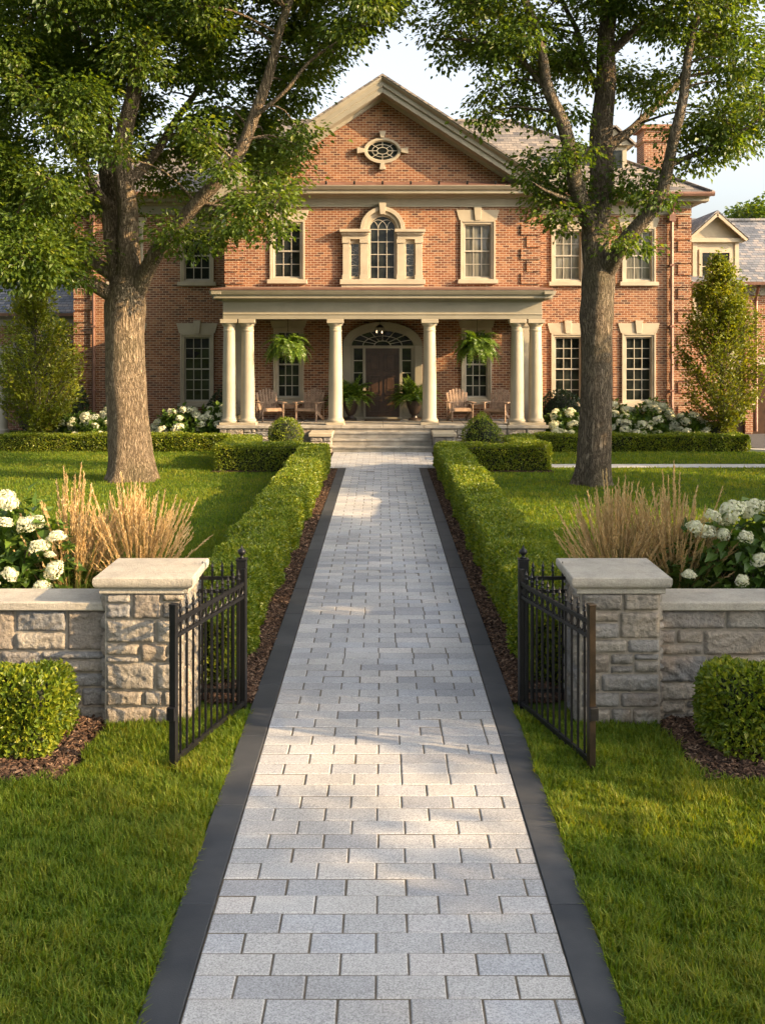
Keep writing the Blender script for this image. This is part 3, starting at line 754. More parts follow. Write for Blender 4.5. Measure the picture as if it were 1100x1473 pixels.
# oval window
def oring(m, ax, az, bx, bz, y0, y1, cz, n=40):
    V = []; Fs = []
    for i in range(n):
        t_ = 2*math.pi*i/n; c_, s_ = math.cos(t_), math.sin(t_)
        V += [(ax*c_,y0,cz+az*s_),(bx*c_,y0,cz+bz*s_),(bx*c_,y1,cz+bz*s_),(ax*c_,y1,cz+az*s_)]
    for i in range(n):
        a = 4*i; b_ = 4*((i+1)%n)
        for k in range(4): Fs.append((a+k, a+(k+1)%4, b_+(k+1)%4, b_+k))
    m.add(V, Fs)
oz = 9.14
m = MB(); oring(m, .50,.32,.585,.405, HY-.09, HY+.02, oz); oring(m, .47,.29,.50,.32, HY-.05, HY+.02, oz)
for sx in (-1,1):
    m.prism([(sx*.58,oz-.06),(sx*.80,oz-.10),(sx*.80,oz+.10),(sx*.58,oz+.06)], HY-.13, HY+.02)
    m.prism([(-.06,oz+sx*.40),(-.10,oz+sx*.60),(.10,oz+sx*.60),(.06,oz+sx*.40)], HY-.13, HY+.02)
ov = m.build('oval_window', M['trim'], house, bevel=.008)
m = MB(); m.add([(.48*math.cos(2*math.pi*i/32), HY-.012, oz+.30*math.sin(2*math.pi*i/32)) for i in range(32)], [tuple(range(32))]); m.build('pane', M['glass'], ov)
m = MB()
for i in range(8):
    a = 2*math.pi*i/8; m.bar((.17*math.cos(a),HY-.03,oz+.105*math.sin(a)), (.47*math.cos(a),HY-.03,oz+.29*math.sin(a)), .02, .02, (0,1,0))
oring(m, .155,.095,.18,.115, HY-.04, HY-.02, oz); oring(m,.31,.19,.33,.205,HY-.038,HY-.022,oz)
m.build('muntins', M['sash'], ov)

# cornices
PSL = .645; AP = 11.34
def corn(y, z, scale=1.0):      # classical cornice + frieze, profile in (y,z), top at z
    p = [(0.02,-.62),(-.05,-.62),(-.05,-.58),(-.03,-.57),(-.03,-.34),(-.08,-.33),(-.11,-.27),(-.16,-.25),(-.42,-.24),(-.42,-.15),(-.47,-.12),(-.53,-.02),(-.53,0),(.02,0)]
    return [(y+a*scale, z+b_*scale) for a,b_ in p]
m = MB()
m.along(corn(HY, 7.98), -PX-.45, PX+.45)
for s in (-1,1):
    xa, xb = sorted((s*PX, s*(WX+.5)))
    cc = corn(WY, 7.90); xf = sorted((s*PX, s*(WX+.03)))
    m.along(cc[:8]+[(WY+.02, 7.65)], *xf); m.along([(WY+.02,7.652)]+[(q[0],max(q[1],7.652)) for q in cc[8:]], xa, xb)
    pr = [(s*(WX)-s*(a), b_) for a,b_ in [(q[0], q[1]) for q in corn(0, 7.90)]]
    m.prism(pr, WY+.03, WY+10.2)
    pr = [(s*(PX)-s*(a), b_) for a,b_ in [(q[0], q[1]) for q in corn(0, 7.98)]]
    m.prism(pr, HY-.0, WY+.0)
m.build('cornice', M['paint'], house, bevel=.006)
m = MB()                                                 # little slate apron over the pediment cornice, with snow guards
m.add([(-5.1,HY-.5,7.985),(5.1,HY-.5,7.985),(4.75,HY-.001,8.16),(-4.75,HY-.001,8.16)], [(0,1,2,3)])
m.build('apron_roof', M['copper'], house)
for i in range(11): x = -4.4+i*.88; MB().box(x-.03,x+.03,HY-.40,HY-.33,8.01,8.13).build('snow_guard', M['blackiron'], house)
# raking cornice
m = MB()
pro = [(HY+.02,-.62),(HY-.10,-.62),(HY-.14,-.52),(HY-.18,-.50),(HY-.52,-.48),(HY-.52,-.30),(HY-.57,-.28),(HY-.57,-.14),(HY-.66,-.06),(HY-.68,0),(HY+.02,0)]
for s in (-1,1): m.along(pro, s*5.45, 0, AP-PSL*5.45, AP)
m.build('raking_cornice', M['paint'], house, bevel=.006)
# roofs
m = MB(); ey, rz, ry, rx, ez, exx = WY-.58, 11.40, WY+5.1, 4.9, 7.92, WX+.58
yb = WY+10.78
def slab(m, pts, th=.09):
    n = len(pts); m.add(pts+[(x,y_,z-th) for x,y_,z in pts], [tuple(range(n)), tuple(range(2*n-1,n-1,-1))]+[(i,i+n,(i+1)%n+n,(i+1)%n) for i in range(n)])
slab(m, [(-exx,ey,ez),(exx,ey,ez),(rx,ry,rz),(-rx,ry,rz)]); slab(m, [(exx,ey,ez),(exx,yb,ez),(rx,ry,rz)]); slab(m, [(-exx,ey,ez),(-rx,ry,rz),(-exx,yb,ez)]); slab(m, [(exx,yb,ez),(-exx,yb,ez),(-rx,ry,rz),(rx,ry,rz)])
for s in (-1,1): slab(m, [(0,HY-.70,AP+.075),(s*5.5,HY-.70,AP+.075-PSL*5.5),(s*5.5,ry-.3,AP+.075-PSL*5.5),(0,ry-.3,AP+.075)], .07)
roof = m.build('roof', M['slate'], house)
m = MB()
m.box(-rx,rx,ry-.1,ry+.1,rz-.03,rz+.07)
for s in (-1,1): m.bar((s*exx,ey,ez+.03),(s*rx,ry,rz+.03),.16,.07)
m.build('ridge_cap', M['slate'], roof)
m = MB()
for s in (-1,1):
    xa, xb = sorted((s*(PX+.6), s*(exx+.02))); m.along([(ey-.10,ez-.12),(ey-.13,ez-.05),(ey-.13,ez+.01),(ey-.005,ez+.01),(ey-.005,ez-.12)], xa, xb)
m.build('gutter', M['copper'], roof)
m = MB(); m.box(9.35,10.35,38.0,39.1,7.0,10.75); m.box(9.28,10.42,37.93,39.17,10.3,10.45); m.box(9.24,10.46,37.89,39.21,10.75,10.9); m.build('chimney', M['brick'], roof)
# roof dormer behind the right tree
m = MB(); m.box(7.35,8.25,35.9,38.6,8.2,9.75); m.prism([(7.2,9.75),(8.4,9.75),(7.8,10.3)],35.75,39.0); m.build('dormer', M['trim'], roof)
m = MB()
for s in (-1,1): m.obox((7.8+s*.36,37.3,10.08),(0,1,0),(s*.6,0,-.55),(.55,0,.6*s),1.65,.47,.03)
m.build('dormer_roof', M['slate'], roof)
MB().quad((7.5,35.89,8.75),(8.1,35.89,8.75),(8.1,35.89,9.6),(7.5,35.89,9.6)).build('dormer_pane', M['glass'], roof)
# downspouts
for x, sg in ((9.42,1),(-9.40,-1)):
    m = MB(); m.tube([(x,WY-.45,7.75),(x,WY-.35,7.6),(x,WY-.12,7.35),(x,WY-.1,7.1),(x,WY-.1,.2)], [.055]*5, 8); m.box(x-.1,x+.1,WY-.2,WY-.005,7.05,7.3)
    for z in (1.5,3.6,5.6): m.box(x-.075,x+.075,WY-.17,WY-.002,z,z+.05)
    m.build('downspout', M['copper'], house)

# porch
FZ = .69; PF = 30.72
m = MB(); m.box(-4.72,-1.42,PF+.06,HY-.01,0,FZ-.10); m.box(1.42,4.72,PF+.06,HY-.01,0,FZ-.10); m.box(-1.42,1.42,PF+.36,HY-.01,0,FZ-.1); pb = m.build('porch_base', M['mortar'], house)
for s in (-1,1):
    V, Fs, rr = [], [], []
    x0, x1 = sorted((s*1.42, s*4.72)); stone_face(V,Fs,rr,(x0,PF+.055,0),(1,0,0),(0,0,1),(0,-1,0), ashlar(x1-x0,FZ-.1,200+s,(.13,.22),(.2,.6)), .035, 200+s)
    np_mesh('base_stonework', V, Fs, M['stone'], pb, rr, smooth=True)
m = MB()
x = -4.8
while x < 4.79:
    e = min(x+1.2, 4.8); m.cbox(x+.002,e-.002,PF-.02,HY-.005,FZ-.095,FZ,.012); x = e
m.build('porch_floor', M['bluestone'], house)
m = MB()
for i in range(3):
    z = FZ*(i+1)/4; y0_ = PF-.36*(3-i)+.04
    m.box(-1.40,1.40,y0_+.03,y0_+.40,FZ*i/4-.001,z-.06); 
    for a in (-1.42,-.47,.48): m.cbox(a+.002,a+.945,y0_,y0_+.42,z-.06,z,.01)
m.box(-1.40,1.40,PF+.03,PF+.4,FZ*.75,FZ-.1)
m.build('front_step', M['bluestone'], house)
for s in (-1,1):
    xa, xb = sorted((s*1.435, s*2.02)); V, Fs, rr = [], [], []
    stone_face(V,Fs,rr,(xa,29.62,0),(1,0,0),(0,0,1),(0,-1,0), ashlar(xb-xa,.45,300+s,(.11,.2),(.15,.4)), .03, 300+s)
    sx = xa if s > 0 else xb
    stone_face(V,Fs,rr,(sx,29.62,0),(0,1,0),(0,0,1),(-s,0,0), ashlar(1.0,.45,310+s,(.11,.2),(.15,.4)), .02, 310+s)
    pd = np_mesh('step_pedestal', V, Fs, M['stone'], house, rr, smooth=True)
    MB().box(xa,xb,29.625,PF+.05,0,.45).build('pedestal_core', M['mortar'], pd)
    MB().cbox(xa-.04,xb+.04,29.55,PF+.05,.45,.55,.015).build('pedestal_cap', M['trim'], pd)
# columns
colp = [(.235,.07),(.25,.09),(.255,.12),(.25,.15),(.225,.165),(.225,.18),(.215,.19),(.205,.24),(.203,.9),(.197,1.6),(.183,2.3),(.172,2.72),(.185,2.735),(.185,2.76),(.172,2.775),(.172,2.86),(.20,2.89),(.225,2.94),(.232,2.97)]
for x in (-4.46,-3.93,-1.37,1.37,3.93,4.46):
    cy = PF+.29; m = MB(); m.lathe([(r,z) for r,z in colp], (x,cy,FZ), 32); c_ = m.build('porch_column', M['column'], house, auto=30)
    m = MB(); m.box(x-.265,x+.265,cy-.265,cy+.265,FZ+.001,FZ+.075); m.build('column_base', M['trim'], c_, bevel=.008)
    m = MB(); m.box(x-.245,x+.245,cy-.245,cy+.245,FZ+2.96,FZ+3.075); m.build('capital', M['column'], c_, bevel=.008)
for s in (-1,1):
    m = MB(); xa, xb = sorted((s*4.22, s*4.62)); m.box(xa,xb,HY-.16,HY-.005,FZ,FZ+2.95); m.box(xa-.03,xb+.03,HY-.19,HY-.005,FZ+2.9,FZ+3.07); m.box(xa-.03,xb+.03,HY-.19,HY-.005,FZ,FZ+.2); m.build('pilaster', M['column'], house, bevel=.006)
AZ = FZ+3.075
m = MB()
ent = [(PF+.52,AZ),(PF+.06,AZ),(PF+.06,AZ+.12),(PF+.04,AZ+.13),(PF+.04,AZ+.15),(PF+.07,AZ+.16),(PF+.07,AZ+.50),(PF+.02,AZ+.52),(PF-.02,AZ+.57),(PF-.26,AZ+.59),(PF-.26,AZ+.67),(PF-.31,AZ+.70),(PF-.36,AZ+.79),(PF-.36,AZ+.82),(PF+.52,AZ+.82)]
m.along(ent, -4.62, 4.62)
for s in (-1,1):
    pr = [(s*(4.62-(a-PF-.06)), b_) for a,b_ in ent]; m.prism(pr, PF+.08, HY-.01)
    pr2 = [(s*(4.62+max(0,-(a-PF-.06))), b_) for a,b_ in ent if a <= PF+.08]
    xa, xb = sorted((s*4.62, s*4.90)); m.box(xa,xb,PF-.36,PF+.08,AZ+.70,AZ+.82); xa, xb = sorted((s*4.62, s*4.84)); m.box(xa,xb,PF-.26,PF+.08,AZ+.59,AZ+.70)
m.build('entablature', M['paint'], house, bevel=.006)
m = MB(); m.box(-4.55,4.55,PF+.1,HY-.01,AZ+.03,AZ+.10); m.build('porch_ceiling', M['ceiling'], house)
m = MB(); m.add([(-4.92,PF-.38,AZ+.823),(4.92,PF-.38,AZ+.823),(4.86,HY-.002,AZ+1.02),(-4.86,HY-.002,AZ+1.02),(-4.92,PF-.38,AZ+.87),(4.92,PF-.38,AZ+.87),(4.86,HY-.002,AZ+1.08),(-4.86,HY-.002,AZ+1.08)], [(0,3,2,1),(4,5,6,7),(0,1,5,4),(1,2,6,5),(2,3,7,6),(3,0,4,7)])
m.build('porch_roof', M['copper'], house)
# front door
m = MB(); y = HY; dz = FZ+.06; cz = 3.0
def earch(rx_, rz_, cz_, n=24): return [(rx_*math.cos(math.pi*i/n), cz_+rz_*math.sin(math.pi*i/n)) for i in range(n+1)]
def eband(m, ix, iz, ox, oz_, y0, y1, cz_, n=28):
    I = earch(ix,iz,cz_,n); O = earch(ox,oz_,cz_,n); V = []; Fs = []
    for (a,b_),(c_,d) in zip(I,O): V += [(a,y0,b_),(c_,y0,d),(c_,y1,d),(a,y1,b_)]
    for i in range(n):
        a = 4*i
        for k in range(4): Fs.append((a+k,a+(k+1)%4,a+4+(k+1)%4,a+4+k))
    Fs += [(0,1,2,3),(4*n+3,4*n+2,4*n+1,4*n)]; m.add(V,Fs)
eband(m, 1.02,.52,1.25,.74, y-.16, y+.01, cz); eband(m, .97,.46,1.02,.52, y-.10, y+.01, cz)
for s in (-1,1):
    for xa, xb, dp in ((1.02,1.25,.16),(.97,1.02,.10),(.53,.62,.12),(.90,.97,.06)):
        a, b_ = sorted((s*xa,s*xb)); m.box(a,b_,y-dp,y+.01,dz,cz if xa > .95 else cz-.09)
    a, b_ = sorted((s*.62,s*.90)); m.box(a,b_,y-.05,y+.01,dz,dz+.62); m.box(a+.04,b_-.04,y-.065,y-.049,dz+.12,dz+.52)
m.box(-.97,.97,y-.13,y+.01,cz-.09,cz)
m.box(-1.02,1.02,y-.24,y+.01,FZ+.001,dz)
door_s = m.build('door_surround', M['paint'], house, bevel=.006)
m = MB()
for s in (-1,1): a, b_ = sorted((s*.62,s*.90)); m.quad((a,y-.012,dz+.62),(b_,y-.012,dz+.62),(b_,y-.012,cz-.09),(a,y-.012,cz-.09))
E = earch(.975,.465,cz); m.add([(x,y-.012,z) for x,z in E], [tuple(range(len(E)))]); m.build('sidelight_pane', M['glass'], door_s)
m = MB()
for s in (-1,1):
    a, b_ = sorted((s*.62,s*.90))
    for i in range(1,4): z = dz+.62+(cz-.09-dz-.62)*i/4; m.box(a,b_,y-.045,y-.02,z-.014,z+.014)
for i in range(1,8): a = math.pi*i/8; m.bar((.25*math.cos(a),y-.03,cz+.14*math.sin(a)),(.97*math.cos(a),y-.03,cz+.46*math.sin(a)),.02,.02,(0,1,0))
eband(m,.24,.13,.27,.155,y-.042,y-.02,cz); eband(m,.60,.29,.625,.31,y-.042,y-.02,cz)
m.build('fanlight_bars', M['sash'], door_s)
m = MB(); m.box(-.53,.53,y-.05,y+.01,dz,cz-.09)
dr = m.build('front_door', M['darkwood'], house)
m = MB()
for s in (-1,1):
    for z0_,z1_ in ((dz+.15,dz+.55),(dz+.68,dz+1.3),(dz+1.43,dz+2.0)):
        a, b_ = sorted((s*.06,s*.44)); 
        for q in ((a,a+.035,z0_,z1_),(b_-.035,b_,z0_,z1_),(a+.035,b_-.035,z0_,z0_+.035),(a+.035,b_-.035,z1_-.035,z1_)): m.box(q[0],q[1],y-.075,y-.049,q[2],q[3])
        m.box(a+.08,b_-.08,y-.066,y-.049,z0_+.08,z1_-.08)
m.build('door_panel', M['darkwood'], dr, bevel=.005)
m = MB(); m.lathe([(.0,0),(.03,.0),(.03,.03),(.018,.04),(.018,.16),(.03,.17),(.0,.2)], (-.43,y-.09,dz+.92), 10); m.build('handle', M['bronze_warmlit'], dr, smooth=True)

# annexes
def annex(s, label, blue):
    root = thing('garage_wing' if s > 0 else 'side_wing', (s*14,38,0), label, 'house wing')
    x0, x1 = sorted((s*(WX+.02), s*19)); yf = 36.0 if s > 0 else 37.6; ez_ = 5.15 if s > 0 else 4.15; rz_ = 7.7 if s > 0 else 6.9
    m = MB(); m.box(x0,x1,yf,yf+8,0,ez_); wl = m.build('wall', M['brick'], root)
    m = MB(); slab(m, [(x0,yf-.45,ez_+.02),(x1,yf-.45,ez_+.02),(x1,yf+4,rz_),(x0,yf+4,rz_)], .1); slab(m, [(x0,yf+8.45,ez_+.02),(x0,yf+4,rz_),(x1,yf+4,rz_),(x1,yf+8.45,ez_+.02)], .1); m.box(x0,x1,yf+3.9,yf+4.1,rz_-.02,rz_+.08)
    rf = m.build('roof', M['slate_blue'], root)
    m = MB(); m.along([(yf-.54,ez_-.12),(yf-.56,ez_-.02),(yf-.46,ez_-.02),(yf-.46,ez_-.12)], x0, x1); m.build('gutter', M['copper'], rf)
    m = MB(); m.along([(yf+.01,ez_-.45),(yf-.05,ez_-.45),(yf-.05,ez_-.2),(yf-.4,ez_-.12),(yf-.4,ez_-.04),(yf+.01,ez_-.04)], x0, x1); m.build('cornice', M['paint'], root)
    if s > 0:
        a, b_ = 10.46, 12.02; yd = yf-.12
        m = MB(); m.box(a,b_,yd,yf+2.2,3.85,6.55); m.prism([(a-.1,6.62),(b_+.1,6.62),((a+b_)/2,7.42)], yd+.02, yf+3.2); m.box(a-.14,b_+.14,yd-.14,yd+.1,6.48,6.62)
        m.box(a-.03,b_+.03,yd-.05,yd,3.80,3.92)
        for (u,v) in ((a,a+.14),(b_-.14,b_)): m.box(u,v,yd-.04,yd,3.92,6.48)
        dm = m.build('wall_dormer', M['trim'], root, bevel=.006)
        cx = (a+b_)/2; m = MB()
        for q in (-1,1): slab(m, [(cx,yd-.25,7.55),(cx+q*1.05,yd-.25,6.62),(cx+q*1.05,yf+3.2,6.62),(cx,yf+3.2,7.55)], .08)
        m.build('dormer_roof', M['slate_blue'], dm)
        m = MB()
        for q in (-1,1): m.bar((cx,yd-.2,7.42),(cx+q*1.0,yd-.2,6.55),.10,.12)
        m.build('rake_board', M['trim'], dm)
        MB().quad((a+.3,yd-.004,4.15),(b_-.3,yd-.004,4.15),(b_-.3,yd-.004,6.15),(a+.3,yd-.004,6.15)).build('pane', M['glass'], dm)
        m = MB()
        for (p,q) in ((a+.22,a+.32),(b_-.32,b_-.22)): m.box(p,q,yd-.05,yd,4.05,6.25)
        m.box(a+.32,b_-.32,yd-.05,yd,6.13,6.25); m.box(a+.32,b_-.32,yd-.06,yd,4.05,4.16); m.box(a+.32,b_-.32,yd-.035,yd-.006,5.13,5.19)
        for i in range(1,3): xx = a+.32+(b_-a-.64)*i/3; m.box(xx-.015,xx+.015,yd-.03,yd-.006,4.16,6.13)
        for z in (4.65,5.67): m.box(a+.32,b_-.32,yd-.028,yd-.008,z-.015,z+.015)
        m.build('window_frame', M['trim'], dm)
        m = MB(); m.box(11.9,14.5,yf-.02,yf+.02,0,2.35); m.build('garage_door', M['darkwood'], root)
        m = MB(); m.box(11.65,11.9,yf-.16,yf+.02,2.2,2.75); m.box(11.9,14.5,yf-.06,yf+.02,2.35,2.62); m.build('door_lintel', M['trim'], root, bevel=.006)
        m = MB(); m.box(12.25,12.5,yf-.14,yf,0,4.68); m.build('brick_pier', M['brick'], root)
        m = MB(); m.tube([(12.62,yf-.38,5.0),(12.62,yf-.2,4.75),(12.62,yf-.1,4.5),(12.62,yf-.1,.1)], [.06]*4, 8); m.build('downspout', M['copper'], root)
    else:
        for x in (-10.9,-12.6,-14.4):
            m = MB(); m.box(x-.5,x+.5,yf-.03,yf+.02,.9,3.2); f = m.build('window', M['paint'], root)
            MB().box(x-.4,x+.4,yf-.036,yf-.03,1.0,3.1).build('pane', M['glass'], f)
        for x in (-12.95,-11.5):
            m = MB(); m.lathe([(.2,0),(.2,.12),(.15,.16),(.13,2.6),(.18,2.65),(.18,2.75)], (x,yf-1.3,.0), 16); m.build('porch_column', M['column'], root, auto=30)
        m = MB(); m.box(-15.5,-11.2,yf-1.6,yf,2.75,3.0); m.build('porch_beam', M['paint'], root)
annex(1, 'lower brick garage wing with slate roof and cream dormer at right', True)
annex(-1, 'low shaded side wing with blue slate roof behind the narrow golden tree', True)

# ------------------------------------------------------------------ hedges and clipped shrubs
def lump(P, a=.03, f=2.3):
    return a*(np.sin(P[:,0]*f*1.3+P[:,1]*f)+np.sin(P[:,1]*f*2.1+P[:,2]*f*2+1)+.7*np.sin(P[:,0]*f*3.1-P[:,1]*f*2.7))*.6
def box_leaf_pts(x0,x1,y0,y1,z1,dens,rad=.085,z0=.02,depth=.06):
    lx, ly, lz = x1-x0, y1-y0, z1-z0
    areas = np.array([lx*ly, ly*lz, ly*lz, lx*lz, lx*lz]); n = int(areas.sum()*dens)
    f = rng.choice(5, n, p=areas/areas.sum()); a = rng.random(n); b_ = rng.random(n)
    P = np.zeros((n,3)); N = np.zeros((n,3))
    k = f==0; P[k] = np.stack([x0+lx*a[k], y0+ly*b_[k], np.full(k.sum(), z1)],1); N[k] = (0,0,1)
    k = f==1; P[k] = np.stack([np.full(k.sum(), x0), y0+ly*a[k], z0+lz*b_[k]],1); N[k] = (-1,0,0)
    k = f==2; P[k] = np.stack([np.full(k.sum(), x1), y0+ly*a[k], z0+lz*b_[k]],1); N[k] = (1,0,0)
    k = f==3; P[k] = np.stack([x0+lx*a[k], np.full(k.sum(), y0), z0+lz*b_[k]],1); N[k] = (0,-1,0)
    k = f==4; P[k] = np.stack([x0+lx*a[k], np.full(k.sum(), y1), z0+lz*b_[k]],1); N[k] = (0,1,0)
    # round the edges
    lo = np.array((x0+rad,y0+rad,-9)); hi = np.array((x1-rad,y1-rad,z1-rad)); C = np.clip(P, lo, hi); d = P-C; L = np.linalg.norm(d,axis=1,keepdims=True)
    k = (L[:,0] > 1e-6); N[k] = d[k]/L[k]; P[k] = C[k]+N[k]*np.minimum(L[k], rad)
    P = P+N*lump(P,.042)[:,None]
    P = P-N*(np.abs(rng.normal(0,depth*.6,n)))[:,None]+N*(rng.random(n)<.06)[:,None]*rng.uniform(0,.03,n)[:,None]
    return P, N
def leafy(name, PN, L, W, mat, parent, out=.8):
    P = np.concatenate([p for p,_ in PN]); N = np.concatenate([q for _,q in PN]); n = len(P)
    D = unit(N*out+rdir(n)*.9+np.array((0,0,.35))); NN = unit(N*.7+rdir(n)*.8+np.array((0,0,.3)))
    sz = rng.uniform(.7,1.3,n)
    return leaves(name, P, D, NN, L*sz, W*sz, mat, parent)
def hedge(name, boxes, dens, L, label, cat, group=None, mat='hedge'):
    x = np.mean([(b_[0]+b_[1])/2 for b_ in boxes]); y = np.mean([(b_[2]+b_[3])/2 for b_ in boxes])
    root = thing(name, (x,y,0), label, cat, group)
    PN = []; m = MB()
    for b_ in boxes:
        x0,x1,y0,y1,z1 = b_
        for (ya, yb_, dn) in ((y0,y1,dens),) if np.isscalar(dens) else dens(y0,y1):
            PN.append(box_leaf_pts(x0,x1,y0,y1,z1,dn) if np.isscalar(dens) else box_leaf_pts(x0,x1,ya,yb_,z1,dn))
        m.box(x0+.075,x1-.075,y0+.075,y1-.075,0,z1-.085)
    leafy('foliage', PN, L, L*.55, M[mat], root)
    m.build('light_block_core', M['hedgecore'], root)  # solid inner box that stops light passing through the hedge
    return root
def long_hedge(s, label):
    root = thing('boxwood_hedge', (s*1.6,17.6,0), label, 'hedge', 'clipped hedges along the path')
    xa, xb = sorted((s*1.30, s*1.96))
    sets = []
    for y0_,y1_,dn,L in ((9.35,13.0,4600,.045),(13.0,18.0,3300,.048),(18.0,26.2,2400,.054)):
        P, N = box_leaf_pts(xa,xb,9.35,26.2,.60,dn)
        k = (P[:,1] >= y0_) & (P[:,1] < y1_); P = P[k]; N = N[k]; n = len(P)
        D = unit(N*.8+rdir(n)*.9+np.array((0,0,.35))); NN = unit(N*.7+rdir(n)*.8+np.array((0,0,.3))); sz = rng.uniform(.7,1.3,n)
        sets.append((leaf_arrays(P,D,NN,L*sz,L*.55*sz), n))
    V = []; Fs = []; r = []; b_ = 0
    for (v,f),n in sets: V.append(v); Fs.append(f+b_); b_ += len(v); r.append(np.repeat(rng.random(n),4))
    np_mesh('foliage', np.concatenate(V), np.concatenate(Fs), M['hedge'], root, np.concatenate(r))
    m = MB(); y = 9.42
    while y < 26.1: m.box(xa+.075,xb-.075,y,min(y+.5,26.12),0,.515+random.uniform(-.01,.01)); y += .5
    m.build('light_block_core', M['hedgecore'], root)
long_hedge(-1, 'long clipped green hedge on the left side of the path')
long_hedge(1, 'long clipped green hedge on the right side of the path')
for s, nm in ((-1,'left'),(1,'right')):
    b1 = sorted((s*1.98, s*4.0)); b2 = sorted((s*3.2, s*4.0))
    hedge('boxwood_hedge', [(b1[0],b1[1],25.3,26.0,.61),(b2[0],b2[1],25.95,28.3,.60)], 2200, .052, 'L-shaped clipped hedge at the far %s end of the path, before the porch' % nm, 'hedge', 'L-shaped hedges before the porch')
    b1 = sorted((s*4.35, s*(10.9 if s < 0 else 10.35)))
    hedge('boxwood_hedge', [(b1[0],b1[1],29.9,30.6,.48)], 1900, .055, 'low hedge along the flower bed under the %s wing of the house' % nm, 'hedge', 'low hedges along the house beds')
def ball_shrub(name, c, r, n, L, label, p=2.0, mat='hedge', group=None, cat='shrub'):
    root = thing(name, (c[0],c[1],0), label, cat, group)
    D = rdir(n); q = (np.abs(D)**p).sum(1)**(-1/p); D0 = D*q[:,None]
    P = np.array(c)+D0*np.array(r); N = unit(D0/np.array(r))
    P = P+N*lump(P,.035,4)[:,None]-N*np.abs(rng.normal(0,.035,n))[:,None]; k = P[:,2] > .02; P = P[k]; N = N[k]
    leafy('foliage', [(P,N)], L, L*.58, M[mat], root)
    nu, nv = 20, 12; m = MB(); V = []; Fs = []
    for j in range(nv+1):
        for i in range(nu):
            ph = math.pi*j/nv; th = 2*math.pi*i/nu; d = np.array((math.sin(ph)*math.cos(th), math.sin(ph)*math.sin(th), math.cos(ph)))
            d = d*(np.abs(d)**p).sum()**(-1/p); v = np.array(c)+d*np.array(r)*(1-.05/max(min(r),.2))*.9; V.append((v[0],v[1],max(v[2],0)))
    for j in range(nv):
        for i in range(nu): k2 = (i+1)%nu; Fs.append((j*nu+i,j*nu+k2,(j+1)*nu+k2,(j+1)*nu+i))
    m.add(V,Fs); m.build('light_block_core', M['hedgecore'], root)
    return root
ball_shrub('boxwood_shrub', (-2.68,7.85,.31), (.32,.32,.295), 8200, .045, 'squared boxwood shrub in bright sun before the left stone wall', 5.5, group='boxwoods before the stone walls')
ball_shrub('boxwood_shrub', (2.73,7.85,.31), (.335,.32,.30), 8200, .045, 'squared boxwood shrub in shade before the right stone wall', 5.5, group='boxwoods before the stone walls')
ball_shrub('boxwood_shrub', (-2.62,28.6,.55), (.46,.46,.52), 2600, .055, 'rounded boxwood ball by the porch steps on the left', group='boxwood balls by the porch steps')
ball_shrub('boxwood_shrub', (2.68,28.6,.52), (.56,.5,.68), 3000, .055, 'cone-topped boxwood by the porch steps on the right', 1.45, group='boxwood balls by the porch steps')
for x, y, r, lb in ((-2.35,27.6,.30,'small low yellow-green shrub beside the left boxwood ball'),(2.35,27.6,.30,'small low yellow-green shrub beside the right boxwood ball')):
    ball_shrub('garden_shrub', (x,y,.22), (r*1.5,r,.24), 900, .06, lb, mat='gold', group='low shrubs inside the hedges')
ball_shrub('evergreen_shrub', (-9.85,33.0,.9), (.7,.7,1.0), 2400, .09, 'dark rounded evergreen shrub at the left corner of the house', mat='dark_green')
ball_shrub('evergreen_shrub', (-11.0,34.5,1.9), (.9,.8,2.2), 3600, .11, 'tall dark evergreen shrub in front of the left side wing', mat='dark_green')
ball_shrub('evergreen_shrub', (5.55,32.9,.75), (.75,.6,.85), 2200, .08, 'dark round shrub at the right end of the porch', mat='dark_green')
ball_shrub('evergreen_shrub', (-4.9,33.6,.75), (.7,.4,.85), 1800, .08, 'dark shrub under the left wing window by the porch', mat='dark_green')

# ------------------------------------------------------------------ hydrangeas
def floret_head(seed, rx_, rz_, n, sz, cone=.3):
    g = np.random.default_rng(seed); d = unit(g.normal(size=(n,3))); d[:,2] = np.where(d[:,2] < -.55, -d[:,2], d[:,2])
    taper = 1-cone*np.clip(d[:,2],0,1)
    lum = 1+.12*np.sin(d[:,0]*5+seed)*np.sin(d[:,1]*5+1)+.1*np.sin(d[:,2]*7+seed)
    P = d*np.array((rx_,rx_,rz_))*taper[:,None]*lum[:,None]*g.uniform(.9,1.05,n)[:,None]
    N = unit(d+g.normal(0,.35,(n,3))); A = unit(np.cross(N, g.normal(size=(n,3)))); B = np.cross(N,A)
    V = []; Fs = []
    # each floret: four petals as two crossed quads, slightly cupped
    h = sz*.5
    c = [P+N*.002]
    for k in range(4):
        a = k*math.pi/2; e = A*math.cos(a)+B*math.sin(a); f = A*math.cos(a+.62)+B*math.sin(a+.62); g2 = A*math.cos(a-.62)+B*math.sin(a-.62)
        c += [P+g2*h*.8+N*h*.15, P+e*h*1.1+N*h*.05, P+f*h*.8+N*h*.15]
    V = np.stack(c,1).reshape(-1,3); b_ = np.arange(n)[:,None,None]*13
    q = np.array([[0,1+3*k,2+3*k,3+3*k] for k in range(4)]); Fs = (b_+q[None]).reshape(-1,4)
    return V, Fs, np.repeat(g.random(n),13)
def core_ball(rx_, rz_): 
    pass
HEADS = {}
